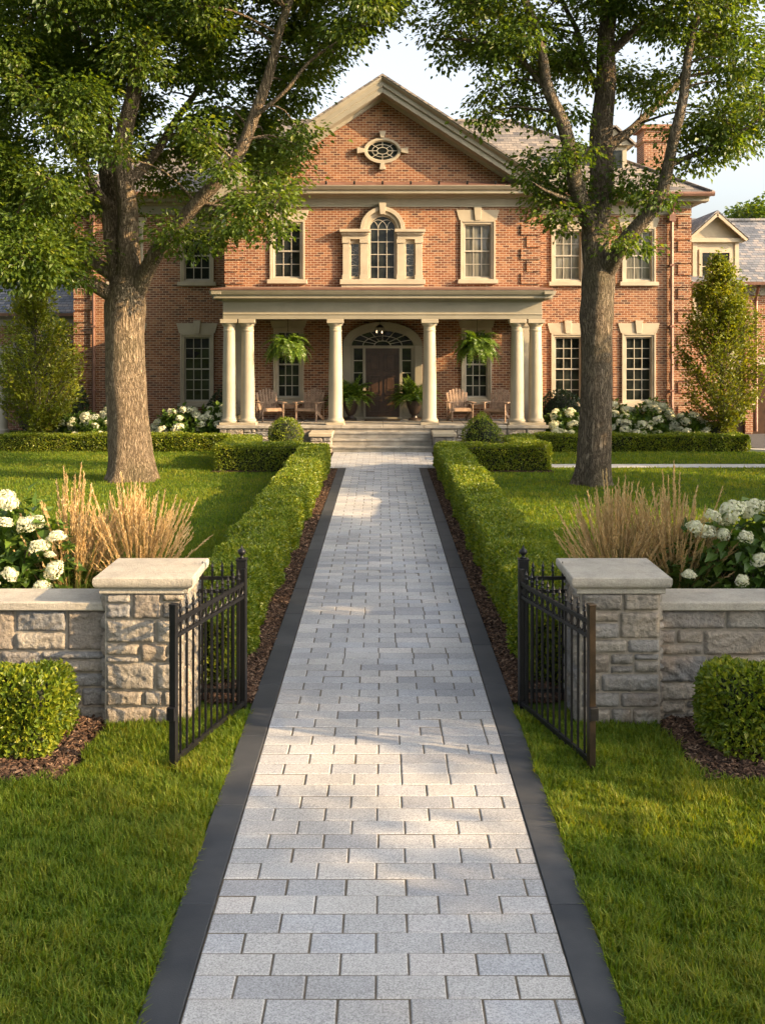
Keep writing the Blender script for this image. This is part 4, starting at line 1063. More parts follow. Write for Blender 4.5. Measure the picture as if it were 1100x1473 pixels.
def head_mesh(kind, k):
    if (kind,k) in HEADS: return HEADS[(kind,k)]
    if kind == 'near': V,Fs,r = floret_head(900+k, .118, .108, 520, .026, .22)
    else: V,Fs,r = floret_head(940+k, .125, .115, 150, .055, .25)
    o = np_mesh('flower_head', V, Fs, M['floret'], None, r); me = o.data; bpy.data.objects.remove(o); HEADS[(kind,k)] = me
    return me
def hydrangea(c, r, nleaf, L, heads, kind, label, group, hs=1.0):
    root = thing('hydrangea_bush', (c[0],c[1],0), label, 'hydrangea', group)
    P = []; n = nleaf
    D = rdir(n); D[:,2] = np.abs(D[:,2]); rad = rng.random(n)**.35
    P = np.array((c[0],c[1],.12))+D*rad[:,None]*np.array(r)*(1+.12*np.sin(D[:,:1]*7+D[:,1:2]*6)); k = P[:,2] > .05; P = P[k]; N = D[k]; n = len(P)
    Dn = unit(N*np.array((1,1,.25))+rdir(n)*.7+np.array((0,0,-.1))); NN = unit(N*.5+np.array((0,0,.8))+rdir(n)*.45); sz = rng.uniform(.6,1.25,n)
    leaves('foliage', P, Dn, NN, L*sz, L*.68*sz, M['hyd'], root)
    m = MB()
    for i in range(14):
        a = rng.uniform(0,6.28); q = rng.uniform(.2,.85); m.tube([(c[0]+.05*math.cos(a),c[1]+.05*math.sin(a),0),(c[0]+q*r[0]*.6*math.cos(a),c[1]+q*r[1]*.6*math.sin(a),r[2]*.5),(c[0]+q*r[0]*math.cos(a),c[1]+q*r[1]*math.sin(a),r[2]*.85)],[.010,.008,.005],5)
    m.build('stem', M['twig'], root)
    for i,(p,s) in enumerate(heads):
        o = link('flower_head', head_mesh(kind, i%4), root); o.location = Vector(p)-root.location
        o.scale = (s*hs,s*hs,s*hs*rng.uniform(.85,1.1)); o.rotation_euler = (rng.normal(0,.35),rng.normal(0,.35),rng.uniform(0,6))
    return root
def px_heads(lst, d, dv=.25):
    out = []
    for (px,py,pr) in lst:
        dd = d-.42*min(1,max(0,(py-735)/95))+rng.uniform(-dv,dv)*.6; out.append((at(px,py,dd), pr*dd/F/.125))
    return out
hydrangea((-3.42,9.75), (.88,.6,1.38), 3000, .15, px_heads([(8,722,27),(-25,760,30),(8,752,16),(38,754,20),(55,750,15),(82,772,18),(57,786,20),(15,826,17),(78,820,20),(60,846,18),(-30,810,22),(-15,840,20),(72,798,11)],9.55,.15), 'near', 'white hydrangea bush behind the left stone wall', 'hydrangeas behind the stone walls', .72)
hydrangea((3.42,9.75), (.92,.6,1.38), 3000, .15, px_heads([(1052,738,30),(1083,732,24),(1025,742,17),(1015,765,22),(1000,758,18),(1092,806,21),(1067,835,14),(1072,772,16),(990,827,14),(1120,760,28),(1040,768,14),(1130,820,24)],9.55,.15), 'near', 'white hydrangea bush behind the right stone wall', 'hydrangeas behind the stone walls', .72)
def rand_heads(cx, cy, r, n, y_front=True):
    out = []
    for i in range(n):
        a = rng.uniform(-math.pi*1.05, .05*math.pi); el = rng.uniform(.12,1.25)
        d = np.array((math.cos(a)*math.cos(el), math.sin(a)*math.cos(el), math.sin(el)))
        out.append((np.array((cx,cy,.12))+d*np.array(r)*rng.uniform(.97,1.08), rng.uniform(.65,1.1)))
    return out
far = [(-8.9,31.4,(.75,.6,.85),18,'hydrangea bush with cream blooms left of the big trunk, nearest the narrow tree'),
       (-7.75,31.8,(.7,.6,1.25),20,'tall hydrangea bush with cream blooms just left of the big trunk'),
       (-5.95,31.5,(.85,.6,1.0),23,'hydrangea bush with cream blooms just right of the big trunk'),
       (-4.95,31.6,(.6,.55,1.05),15,'hydrangea bush with few blooms beside the left end of the porch'),
       (5.35,31.2,(.7,.55,.95),18,'hydrangea bush with white blooms beside the right end of the porch'),
       (6.75,31.5,(.85,.6,1.15),28,'hydrangea bush crowded with white blooms just right of the grey trunk'),
       (7.95,31.4,(.8,.6,1.2),30,'hydrangea bush crowded with white blooms under the far right window'),
       (9.0,31.2,(.65,.55,.85),17,'low hydrangea bush with white blooms beside the right columnar tree'),
       (7.35,31.0,(.75,.5,.85),16,'low hydrangea bush crowded with white blooms at the front of the right house bed'),
       (-8.3,31.0,(.7,.5,.7),12,'low hydrangea bush with cream blooms at the front of the left house bed')]
for x,y,r,n,lb in far: hydrangea((x,y), r, 2200, .17, rand_heads(x,y,r,n), 'far', lb, 'hydrangeas in the house beds', 1.2)
ball_shrub('garden_shrub', (9.75,30.95,.35), (.5,.3,.45), 700, .09, 'yellow-green perennial clump at the foot of the right columnar tree', mat='gold')

# ------------------------------------------------------------------ ornamental grass
def reed_clump(c, label, n=150, H=1.62, spread=.55, seed=1):
    g = np.random.default_rng(seed); root = thing('ornamental_grass', (c[0],c[1],0), label, 'ornamental grass', 'feather reed grass behind the pillars')
    def ribbon(n, H0, H1, w, sp, kseg=6, lo=0):
        V = []; Fs = []; r = []; tips = []
        for i in range(n):
            a = g.uniform(0,6.283); q = g.random()**.7; h = g.uniform(H0,H1)*(1-.18*q)
            b0 = np.array((c[0]+.10*q*math.cos(a), c[1]+.10*q*math.sin(a), 0.)); out = sp*q*g.uniform(.5,1.1); bend = g.uniform(.0,.25)*(1 if lo == 0 else 2.2)
            pts = []
            for k in range(kseg+1):
                t_ = k/kseg; rr_ = out*(t_**1.6); z = h*(t_-bend*t_**3)
                pts.append(b0+np.array((math.cos(a)*rr_, math.sin(a)*rr_, z)))
            th = g.uniform(0,6.283); sd = np.array((math.cos(th), math.sin(th), 0))
            b_ = len(V)
            for k,p in enumerate(pts):
                ww = w*(1-.75*k/kseg); V += [p-sd*ww/2, p+sd*ww/2]
            for k in range(kseg): Fs.append((b_+2*k,b_+2*k+1,b_+2*k+3,b_+2*k+2))
            r += [g.random()]*(2*(kseg+1)); tips.append((pts[-3],pts[-2],pts[-1]))
        return V,Fs,r,tips
    V,Fs,r,_ = ribbon(n*7, .65, 1.4, .010, .62, 6, 1); np_mesh('blade', V, Fs, M['reed'], root, np.clip(np.array(r)*.6,0,1))
    V,Fs,r,tips = ribbon(n, H*.8, H*1.06, .0055, spread); np_mesh('stalk', V, Fs, M['reed'], root, np.clip(.45+np.array(r)*.5,0,1))
    P = []; D = []; N = []; LL = []
    for a,b_,e in tips:
        ax = unit(np.array(e)-np.array(b_)); ln = g.uniform(.28,.50); m_ = 46
        for k in range(m_):
            t_ = k/m_; base = np.array(e)-ax*ln*(1-t_)+ax*.04; dirv = unit(ax*1.0+g.normal(0,.16,3)); P.append(base); D.append(dirv); N.append(g.normal(size=3)); LL.append((.055)*(1-.55*abs(t_-.35)))
    LL = np.array(LL); leaves('plume', np.array(P), np.array(D), np.array(N), LL, LL*.15, M['plume'], root)
reed_clump((-2.86,9.85), 'clump of tan feather reed grass next to the left hydrangea', 175, 1.86, .48, 21)
reed_clump((-2.28,9.95), 'clump of tan feather reed grass directly behind the left pillar', 230, 1.84, .54, 22)
reed_clump((2.18,9.95), 'clump of tan feather reed grass directly behind the right pillar', 230, 1.82, .55, 23)
reed_clump((2.72,9.9), 'clump of tan feather reed grass next to the right hydrangea', 220, 1.82, .54, 24)

# ------------------------------------------------------------------ porch furniture and plants
def fern(name, c, r, nf, label, group, hang=False):
    root = thing(name, (c[0],c[1],FZ if not hang else c[2]-.2), label, 'fern' if hang else 'potted fern', group)
    P = []; D = []; N = []; Ls = []
    mt = MB()
    for i in range(nf):
        a = rng.uniform(0,6.283); el = rng.uniform(.15,1.35) if hang else rng.uniform(.45,1.5); ln = r*rng.uniform(.75,1.2); k = 15
        d0 = np.array((math.cos(a),math.sin(a),0)); pts = []
        p = np.array(c, float)+d0*.06; v = d0*math.cos(el)+np.array((0,0,math.sin(el)))
        for j in range(k+1):
            pts.append(p.copy()); p = p+v*ln/k; v = unit(v+np.array((0,0,-1.0))*(.16 if hang else .13))
        sd = np.array((-d0[1],d0[0],0))
        for j in range(1,k+1):
            t_ = j/k; ll = .095*math.sin(math.pi*min(.95,.12+.85*t_))*r/.55; tang = unit(pts[j]-pts[j-1])
            for q in (-1,1):
                P.append(pts[j]); D.append(sd*q+tang*.55+rng.normal(0,.1,3)); N.append(np.cross(tang,sd)*-1+rng.normal(0,.25,3)); Ls.append(max(ll,.025))
        mt.tube(pts[::3], [.004]*len(pts[::3]), 4)
    Ls = np.array(Ls); leaves('frond', np.array(P), np.array(D), np.array(N), Ls, Ls*.36, M['fern'], root)
    mt.build('frond_stem', M['fern'], root)
    m = MB()
    if hang:
        m.lathe([(.10,-.24),(.15,-.2),(.20,-.03),(.215,0),(.19,0),(.17,-.05)], (c[0],c[1],c[2]-.02), 18); m.build('basket', M['terracotta'], root, auto=40)
        m = MB()
        for i in range(3): a = i*2.094; m.tube([(c[0]+.2*math.cos(a),c[1]+.2*math.sin(a),c[2]-.02),(c[0],c[1],c[2]+.55)],[.006,.006],5)
        m.tube([(c[0],c[1],c[2]+.55),(c[0],c[1],AZ+.03)],[.007,.007],5); m.build('hanger', M['blackiron'], root)
    else:
        m.lathe([(.20,0),(.20,.05),(.11,.09),(.09,.15),(.15,.22),(.23,.46),(.25,.60),(.22,.60),(.20,.54)], (c[0],c[1],FZ), 20); m.build('urn', M['pot'], root, auto=40)
fern('hanging_fern', (-2.78,31.25,2.92), .80, 130, 'lush hanging fern in a basket at the left of the porch', 'hanging ferns on the porch', True)
fern('hanging_fern', (2.78,31.25,2.92), .80, 130, 'lush hanging fern in a basket at the right of the porch', 'hanging ferns on the porch', True)
fern('potted_fern', (-.98,32.75,1.30), .86, 84, 'arching fern in a dark urn left of the front door', 'potted ferns by the front door')
fern('potted_fern', (.98,32.75,1.30), .86, 84, 'arching fern in a dark urn right of the front door', 'potted ferns by the front door')

def adirondack_meshes():
    parts = []
    m = MB()
    for i in range(6): y = -.30+i*.098; z = .40-.035*i; m.obox((0,y,z),(1,0,0),(0,1,-.3),(0,.3,1),.27,.043,.011)
    m.box(-.27,.27,-.365,-.345,.32,.40); parts.append(('seat', m))
    m = MB()
    for i in range(7):
        u = (i-3)/3; h = .78-.13*u*u; x0 = u*.22; x1 = u*.30
        a = Vector((x0,.24,.20)); b_ = Vector((x1,.24+.26*h/.78,.20+h)); m.bar(a,b_,.075,.02,(0,1,0))
    m.bar((-.30,.36,.55),(.30,.36,.55),.05,.03); m.bar((-.26,.285,.28),(.26,.285,.28),.05,.03); parts.append(('backrest', m))
    for s in (-1,1):
        m = MB(); m.obox((s*.35,-.06,.585),(1,0,0),(0,1,0),(0,0,1),.065,.38,.012); parts.append(('armrest', m))
        m = MB(); m.box(s*.35-.014,s*.35+.014,-.40,-.30,0,.573) if False else m.bar((s*.315,-.34,0),(s*.315,-.34,.572),.09,.026,(1,0,0)); parts.append(('leg', m))
        m = MB(); m.bar((s*.285,-.36,.36),(s*.285,.46,.03),.026,.10); m.bar((s*.33,.36,.0),(s*.33,.33,.572),.05,.026,(1,0,0)); parts.append(('leg', m))
    return parts
ADIR = None
def chair(x, y, rz, label):
    global ADIR
    root = thing('adirondack_chair', (x,y,FZ+.001), label, 'chair', 'wooden porch chairs'); root.rotation_euler.z = rz
    if ADIR is None:
        ADIR = []
        for nm, m in adirondack_meshes():
            o = m.build(nm, M['teak']); o.parent = root; ADIR.append((nm, o.data))
            b_ = o.modifiers.new('bevel','BEVEL'); b_.width = .004; b_.segments = 1
    else:
        for nm, me in ADIR: link(nm, me, root)
chair(-3.42,32.35,.35,'slatted wooden porch chair left of the table, beside the paired columns at left')
chair(-2.22,32.45,-.25,'slatted wooden porch chair right of the left table, nearer the front door')
chair(2.36,32.4,.15,'slatted wooden porch chair left of the right table, nearer the front door')
chair(3.50,32.35,-.35,'slatted wooden porch chair right of the right table, beside the paired columns at right')
def side_table(x, y, label):
    root = thing('side_table', (x,y,FZ+.001), label, 'table', 'small porch tables')
    m = MB(); 
    for i in range(5): m.box(x-.25,x+.25,y-.25+i*.1,y-.155+i*.1,FZ+.48,FZ+.505)
    m.build('tabletop', M['teak'], root)
    for a in (-1,1):
        for b_ in (-1,1): MB().box(x+a*.2-.025,x+a*.2+.025,y+b_*.2-.025,y+b_*.2+.025,FZ,FZ+.48).build('leg', M['teak'], root)
    m = MB(); m.box(x-.22,x+.22,y-.21,y-.19,FZ+.40,FZ+.478); m.box(x-.22,x+.22,y+.19,y+.21,FZ+.40,FZ+.478); m.build('apron', M['teak'], root)
side_table(-2.84,32.7,'small slatted table between the two left porch chairs')
side_table(2.95,32.7,'small slatted table between the two right porch chairs')
# lantern, sconce, mat
lc = (-.08,31.9)
root = thing('hanging_lantern', (lc[0],lc[1],3.2), 'dark metal porch lantern with lit bulbs hanging before the fanlight', 'lantern')
m = MB(); m.tube([(lc[0],lc[1],AZ+.03),(lc[0],lc[1],3.62)],[.008,.008],6); m.lathe([(.01,.44),(.05,.42),(.12,.36),(.13,.34),(.12,.335)],(lc[0],lc[1],3.2),12); m.lathe([(.10,0),(.12,.02),(.05,.03),(.01,-.05)][::-1],(lc[0],lc[1],3.2),12)
for i in range(6): a = i*math.pi/3; m.tube([(lc[0]+.12*math.cos(a),lc[1]+.12*math.sin(a),3.54),(lc[0]+.17*math.cos(a),lc[1]+.17*math.sin(a),3.38),(lc[0]+.10*math.cos(a),lc[1]+.10*math.sin(a),3.2)],[.007]*3,5)
m.build('frame', M['blackiron'], root)
for dx,dz_ in ((-.09,.17),(.07,.16)): MB().lathe([(.002,0),(.016,.015),(.022,.04),(.014,.07),(.002,.09)],(lc[0]+dx,lc[1]-.02,3.2+dz_),10).build('bulb', M['bulb'], root, smooth=True)
root = thing('wall_lantern', (1.38,HY-.12,2.55), 'small pale glass wall lantern on the brick right of the door', 'wall lantern')
m = MB(); m.box(1.33,1.43,HY-.02,HY-.001,2.42,2.75); m.tube([(1.38,HY-.02,2.7),(1.38,HY-.1,2.78),(1.38,HY-.13,2.74)],[.012]*3,6); m.lathe([(.085,.0),(.02,.09),(.005,.11)],(1.38,HY-.13,2.66),8); m.lathe([(.05,0),(.055,.015),(.055,.02)],(1.38,HY-.13,2.37),8); m.build('bracket', M['bronze_warmlit'], root)
MB().lathe([(.05,0),(.07,.27)],(1.38,HY-.13,2.39),8).build('glass', M['lantern'], root)
tag(MB().cbox(-.55,.55,32.55,33.15,FZ+.001,FZ+.022,.006).build('doormat', M['mat']), 'brown coir doormat in front of the dark front door', 'doormat')

# ------------------------------------------------------------------ trees
def tree(name, limbs, clusters, label, cat, bark, leafm, group=None, leafL=.112, per=13, spray=54, loc=None, flare=True):
    """limbs: list of (points, radii); clusters: (centre, radius)"""
    base = limbs[0][0][0]; root = thing(name, (base[0],base[1],0) if loc is None else loc, label, cat, group)
    allP = []; V = []; Fs = []; b_ = 0; BV = []; BF = []; bb = 0
    for i,(p,r) in enumerate(limbs):
        step = .16 if i == 0 else .22; P, Rr = resample(p, r, step)
        lob = None
        if i == 0 and flare: lob = .16*np.exp(-(P[:,2])/.35)
        if i > 0:
            k = np.arange(len(P)); ph = rng.uniform(0,6,2); w = np.sin(k*.7+ph[0])*.035+np.sin(k*.31+ph[1])*.06
            fade = np.clip(k/4,0,1); P = P+np.stack([w*fade,np.roll(w,3)*fade,np.zeros(len(P))],1)
        v,f = tube_np(P, Rr, 30 if i == 0 else (16 if Rr[0] > .12 else 9), .022 if i == 0 else .035, lob)
        if i == 0: V.append(v); Fs.append(f+b_); b_ += len(v)
        else: BV.append(v); BF.append(f+bb); bb += len(v)
        allP.append(np.hstack([P, Rr[:,None]]))
    np_mesh('trunk', np.concatenate(V), np.concatenate(Fs), bark, root, smooth=True)
    A = np.concatenate(allP[1:])
    LP, LD, LN = [], [], []
    cr = []
    for (c,rad) in clusters:
        c = np.asarray(c,float); d = np.linalg.norm(A[:,:3]-c,axis=1)+np.maximum(0,A[:,2]-c[2])*.6; j = int(np.argmin(d)); s0 = A[j,:3]; r0 = min(A[j,3]*.55, .012+.012*np.linalg.norm(c-s0))
        mid = (s0+c)/2+np.array((0,0,.12*np.linalg.norm(c-s0)))+rng.normal(0,.06,3)
        P,Rr = resample([s0,mid,c],[r0,r0*.7,.006],.3); v,f = tube_np(P,Rr,5); BV.append(v); BF.append(f+bb); bb += len(v)
        n_s = max(3,int(per*(rad/.6)**2))
        for q in range(n_s):
            o = rdir(1)[0]*rad*rng.random()**.45; o[2] *= .75; sc = c+o
            tp = np.array([c*.6+s0*.4 if q%3==0 else c, sc]); 
            if q % 2 == 0: v,f = tube_np(np.array([tp[0],(tp[0]+tp[1])/2+rng.normal(0,.03,3),tp[1]]),np.array([.007,.005,.003]),4); BV.append(v); BF.append(f+bb); bb += len(v)
            k = int(spray*rng.uniform(.7,1.3)); dv = unit(o+np.array((0,0,-.15)))
            pos = sc+rng.normal(0,.175,(k,3))*np.array((1.15,1.15,.62)); LP.append(pos)
            LD.append(unit((pos-sc)*3.2+dv*.55+rdir(k)*.45+np.array((0,0,-.25)))); LN.append(unit(np.array((0,0,1.0))+rdir(k)*.75))
            cr.append(np.clip(rng.normal(.42,.16)+rng.normal(0,.2,k),0,1))
    np_mesh('branch', np.concatenate(BV), np.concatenate(BF), bark, root, smooth=True)
    P = np.concatenate(LP); n = len(P); sz = rng.uniform(.65,1.3,n)
    leaves('crown', P, np.concatenate(LD), np.concatenate(LN), leafL*sz, leafL*.66*sz, leafm, root, np.concatenate(cr))
    return root
def px_line(pts, d0):      # (px,py,depth offset,radius)
    return ([at(a,b_,d0+c) for a,b_,c,_ in pts], [r for *_,r in pts])
def inpoly(x, y, poly):
    c = False; j = len(poly)-1
    for i in range(len(poly)):
        xi,yi = poly[i]; xj,yj = poly[j]
        if (yi > y) != (yj > y) and x < (xj-xi)*(y-yi)/(yj-yi)+xi: c = not c
        j = i
    return c
def near_line(x, y, line):
    best = 1e9
    for (x0,y0,*_),(x1,y1,*_) in zip(line[:-1], line[1:]):
        vx, vy = x1-x0, y1-y0; t_ = max(0, min(1, ((x-x0)*vx+(y-y0)*vy)/(vx*vx+vy*vy+1e-9))); best = min(best, math.hypot(x-x0-t_*vx, y-y0-t_*vy))
    return best
def poly_clusters(poly, n, d0, dd, rad=(.4,.7), holes=(), lines=()):
    xs = [p[0] for p in poly]; ys = [p[1] for p in poly]; out = []; tries = 0
    while len(out) < n and tries < n*60:
        tries += 1; x = rng.uniform(min(xs),max(xs)); y = rng.uniform(min(ys),max(ys))
        if not inpoly(x,y,poly): continue
        if any((x-hx)**2+(y-hy)**2 < hr*hr for hx,hy,hr in holes): continue
        o = rng.uniform(-dd,dd)
        if o < .35 and rng.random() < .88 and any(near_line(x,y,l) < 44 for l in lines): continue
        out.append((at(x,y,d0+o), rng.uniform(*rad)))
    return out
def dome_clusters(c, r, n, zmin, rad=(.5,.8)):
    out = []
    while len(out) < n:
        d = rdir(1)[0]; q = rng.random()**.4; p = np.array(c)+d*q*np.array(r)
        if p[2] > zmin: out.append((p, rng.uniform(*rad)))
    return out
d0 = 23.7
L1 = [px_line([(190,697,0,.66),(190,680,0,.56),(188,655,0,.485),(184,600,0,.455),(181,540,0,.44),(180,480,0,.43),(181,440,0,.46),(182,415,0,.40),(182,395,0,.25)],d0),
  px_line([(172,432,0,0.185),(140,412,-.3,0.160),(100,393,-.8,0.126),(45,383,-1.4,0.101),(-30,355,-2,0.067),(-90,330,-2.4,0.034)],d0),
  px_line([(172,402,0,0.168),(140,382,.3,0.143),(105,366,.6,0.118),(60,338,1.0,0.092),(0,300,1.5,0.067),(-60,262,2,0.034)],d0),
  px_line([(173,425,0,0.235),(166,380,.1,0.218),(161,330,.2,0.193),(158,250,.5,0.168),(150,160,.8,0.134),(138,70,1.1,0.109),(128,-30,1.5,0.084),(118,-160,2,0.042)],d0),
  px_line([(187,425,0,0.269),(184,370,-.1,0.252),(181,310,-.1,0.227),(180,250,-.2,0.210),(186,180,-.4,0.185),(198,90,-.6,0.160),(212,0,-.8,0.126),(225,-120,-1,0.076),(235,-230,-1,0.034)],d0),
  px_line([(193,428,0,0.202),(212,388,-.3,0.185),(238,345,-.6,0.168),(290,292,-1,0.151),(334,232,-1.3,0.134),(362,170,-1.5,0.122),(388,95,-1.6,0.101),(418,15,-1.6,0.084),(440,-70,-1.5,0.059),(455,-150,-1.4,0.025)],d0),
  px_line([(182,262,-.2,0.126),(212,238,.4,0.109),(245,195,1,0.092),(280,130,1.6,0.067),(320,60,2.2,0.042),(350,-10,2.6,0.025)],d0),
  px_line([(160,300,.2,0.118),(128,262,-.3,0.101),(100,200,-.9,0.084),(60,150,-1.5,0.076),(15,85,-2,0.059),(-40,20,-2.4,0.034)],d0),
  px_line([(158,170,.7,0.084),(135,110,.4,0.076),(118,60,.2,0.059),(90,10,0,0.042),(60,-50,0,0.025)],d0),
  px_line([(362,170,-1.5,0.050),(400,140,-1.8,0.042),(440,90,-2,0.034),(490,55,-2.1,0.025),(545,20,-2.2,0.013)],d0),
  px_line([(290,292,-1,0.059),(330,300,-1.2,0.042),(370,310,-1.4,0.025),(398,335,-1.5,0.010)],d0),
  px_line([(20,350,-1,0.084),(-20,250,-1.5,0.076),(-60,150,-2,0.050)],d0)]
LINES_L = [[(166,420),(161,330),(158,250)],[(184,420),(181,310),(180,250),(190,150),(200,80)],[(193,428),(238,345),(290,292),(334,232),(362,170),(388,95),(418,15)]]
polyL = [(-90,-120),(560,-120),(560,10),(500,45),(455,75),(440,110),(425,160),(425,210),(405,235),(395,260),(395,300),(385,330),(340,305),(310,318),(270,305),(235,330),(222,300),(150,300),(130,340),(110,385),(-90,395)]
C1 = poly_clusters(polyL, 250, 23.7, 3.2, (.34,.82), [(205,345,22),(196,195,14),(288,-5,10)], LINES_L)
C1 += [(at(x,y,22.3+rng.uniform(-.4,.4)), r) for x,y,r in ((568,12,.3),(548,22,.35),(520,35,.4),(480,80,.35),(432,192,.35),(436,212,.28),(412,262,.3),(388,345,.26),(396,325,.3),(352,330,.35),(300,345,.3),(268,355,.28),(240,350,.25),(80,390,.4),(40,400,.4),(110,400,.3),(10,395,.45),(60,372,.4),(30,330,.5),(75,300,.55),(100,250,.5),(250,330,.35),(320,335,.35))]
C1 += dome_clusters((-5.6,23.7,14.2), (6.6,5.2,4.6), 70, 11.0, (.55,.85))
tree('shade_tree', L1, C1, 'big shade tree with thick furrowed sunlit trunk on the left lawn', 'tree', M['bark'], M['oak'], 'large lawn trees')
d0 = 22.9
L2 = [px_line([(853,703,0,.47),(853,690,0,.41),(855,660,0,.365),(856,600,0,.345),(857,540,0,.335),(858,480,0,.335),(858,455,0,.37),(859,430,0,.345),(860,405,0,.36),(860,385,0,.33),(859,360,0,.22)],d0),
  px_line([(868,398,0,.20),(885,368,-.4,.18),(910,330,-.7,.155),(940,288,-1.0,.135),(962,238,-1.2,.12),(976,180,-1.4,.105),(988,110,-1.5,.09),(1002,25,-1.5,.07),(1015,-70,-1.5,.05),(1025,-150,-1,.02)],d0),
  px_line([(859,395,0,.31),(857,340,0,.29),(859,270,.1,.27),(864,200,.1,.25),(870,120,.2,.22),(878,40,.3,.18),(884,-50,.4,.13),(890,-160,.5,.07),(893,-240,.5,.03)],d0),
  px_line([(853,345,0,.19),(840,295,-.4,.175),(825,235,-.8,.155),(805,180,-1.0,.14),(787,130,-1.2,.12),(776,70,-1.3,.10),(755,0,-1.2,.09),(735,-80,-1.4,.05)],d0),
  px_line([(864,225,.1,.14),(885,205,.5,.12),(912,185,.8,.10),(942,155,1.2,.085),(975,110,1.6,.06),(1010,50,2,.03)],d0),
  px_line([(962,238,-1.2,.06),(1000,222,-.9,.05),(1040,205,-1.2,.035),(1090,175,-1.5,.02)],d0),
  px_line([(787,130,-1.2,.06),(750,90,-1,.05),(700,60,-1.2,.04),(640,55,-1.3,.02)],d0),
  px_line([(874,80,.25,.10),(930,30,.0,.08),(1000,-20,-.3,.06),(1080,-40,-.5,.03)],d0),
  px_line([(840,300,-.2,.06),(815,285,-.7,.045),(785,275,-1,.03),(760,262,-1.2,.015)],d0),
  px_line([(860,130,.1,.09),(830,60,.8,.07),(800,-20,1.4,.04)],d0),
  px_line([(905,335,-.3,.04),(900,345,-.6,.03),(895,350,-.9,.01)],d0)]
LINES_R = [[(868,398),(910,330),(940,288),(962,238),(976,180),(985,120)],[(859,395),(858,270),(864,200),(870,110),(876,60)],[(853,345),(840,295),(825,235),(805,180),(787,130)]]
polyR = [(612,15),(640,-120),(1190,-120),(1190,140),(1150,165),(1095,160),(1060,185),(1030,190),(985,180),(945,165),(915,125),(880,110),(850,120),(825,150),(795,140),(760,130),(735,100),(690,75),(640,62)]
C2 = poly_clusters(polyR, 108, 22.9, 2.1, (.36,.62), [(940,205,20)], LINES_R)
C2 += [(at(x,y,22.3+rng.uniform(-.7,.7)), r) for x,y,r in ((620,60,.3),(640,85,.28),(622,35,.28),(660,35,.35),(690,110,.3),(700,140,.3),(720,125,.4),(740,150,.4),(690,165,.3),(705,180,.28),(760,150,.4),(790,165,.35),(770,120,.45),(820,160,.35),
   (800,225,.35),(780,240,.35),(765,225,.3),(810,250,.4),(790,270,.4),(820,280,.35),(770,290,.35),(800,305,.35),(825,310,.3),(760,265,.3),(835,255,.3),(812,325,.25),(840,215,.3),
   (900,255,.32),(925,265,.3),(950,250,.3),(940,285,.25),(905,275,.28),(955,290,.22),(880,275,.25),(895,335,.3),(915,350,.25),(885,350,.25),
   (985,200,.35),(1010,215,.35),(1035,225,.25),(1000,235,.22),(1050,200,.35),(1080,185,.35),(1095,160,.4),(1020,185,.4),(960,190,.3),(1080,210,.2))]
C2 += dome_clusters((5.2,22.5,13.6), (5.2,3.2,4.4), 55, 10.7, (.55,.85))
tree('shade_tree', L2, C2, 'tall shade tree with slimmer grey shaded trunk on the right lawn', 'tree', M['bark_grey'], M['oak'], 'large lawn trees')

# trees standing beyond the right edge of the lawn: they throw the long evening shade across the garden
def yard_tree(x, y, rx_, ry_, zc, rz_, n, label):
    zt = zc-rz_*.35
    limbs = [([(x,y,0),(x,y,zt*.5),(x+.1,y,zt)],[.34,.26,.22])]
    for i in range(7):
        a = i*.9+rng.uniform(0,.4); e = (x+rx_*.6*math.cos(a), y+ry_*.6*math.sin(a), zc+rz_*rng.uniform(-.3,.5)); limbs.append(([(x+.1,y,zt*.9),((x+e[0])/2,(y+e[1])/2,(zt+e[2])/2+.2),e],[.15,.10,.03]))
    cl = dome_clusters((x,y,zc),(rx_,ry_,rz_),n,.6,(.55,.85))
    return tree('yard_tree', limbs, cl, label, 'tree', M['bark_grey'], M['oak'], 'yard trees beyond the lawn', .17, 9, 22)
yard_tree(13.6,-2.3, 3.2,4.2,5.2,4.2, 150, 'leafy yard tree nearest the viewer beyond the right edge of the garden')
yard_tree(13.6, 8.8, 3.0,4.95,4.8,4.4, 190, 'leafy yard tree beyond the right stone wall, outside the garden')
yard_tree(13.0, 4.55, .8,.6,3.0,2.1, 24, 'slim unseen tree added between the two larger yard trees to shade the path and right pillar')  # added out of view to block low sun from the path and right pillar
yard_tree(14.2,19.3, 2.8,2.7,3.9,3.2, 90, 'small leafy yard tree beyond the right lawn')
yard_tree(16.0,25.0, 2.8,2.7,3.7,3.0, 80, 'small leafy yard tree beside the driveway, beyond the right lawn')

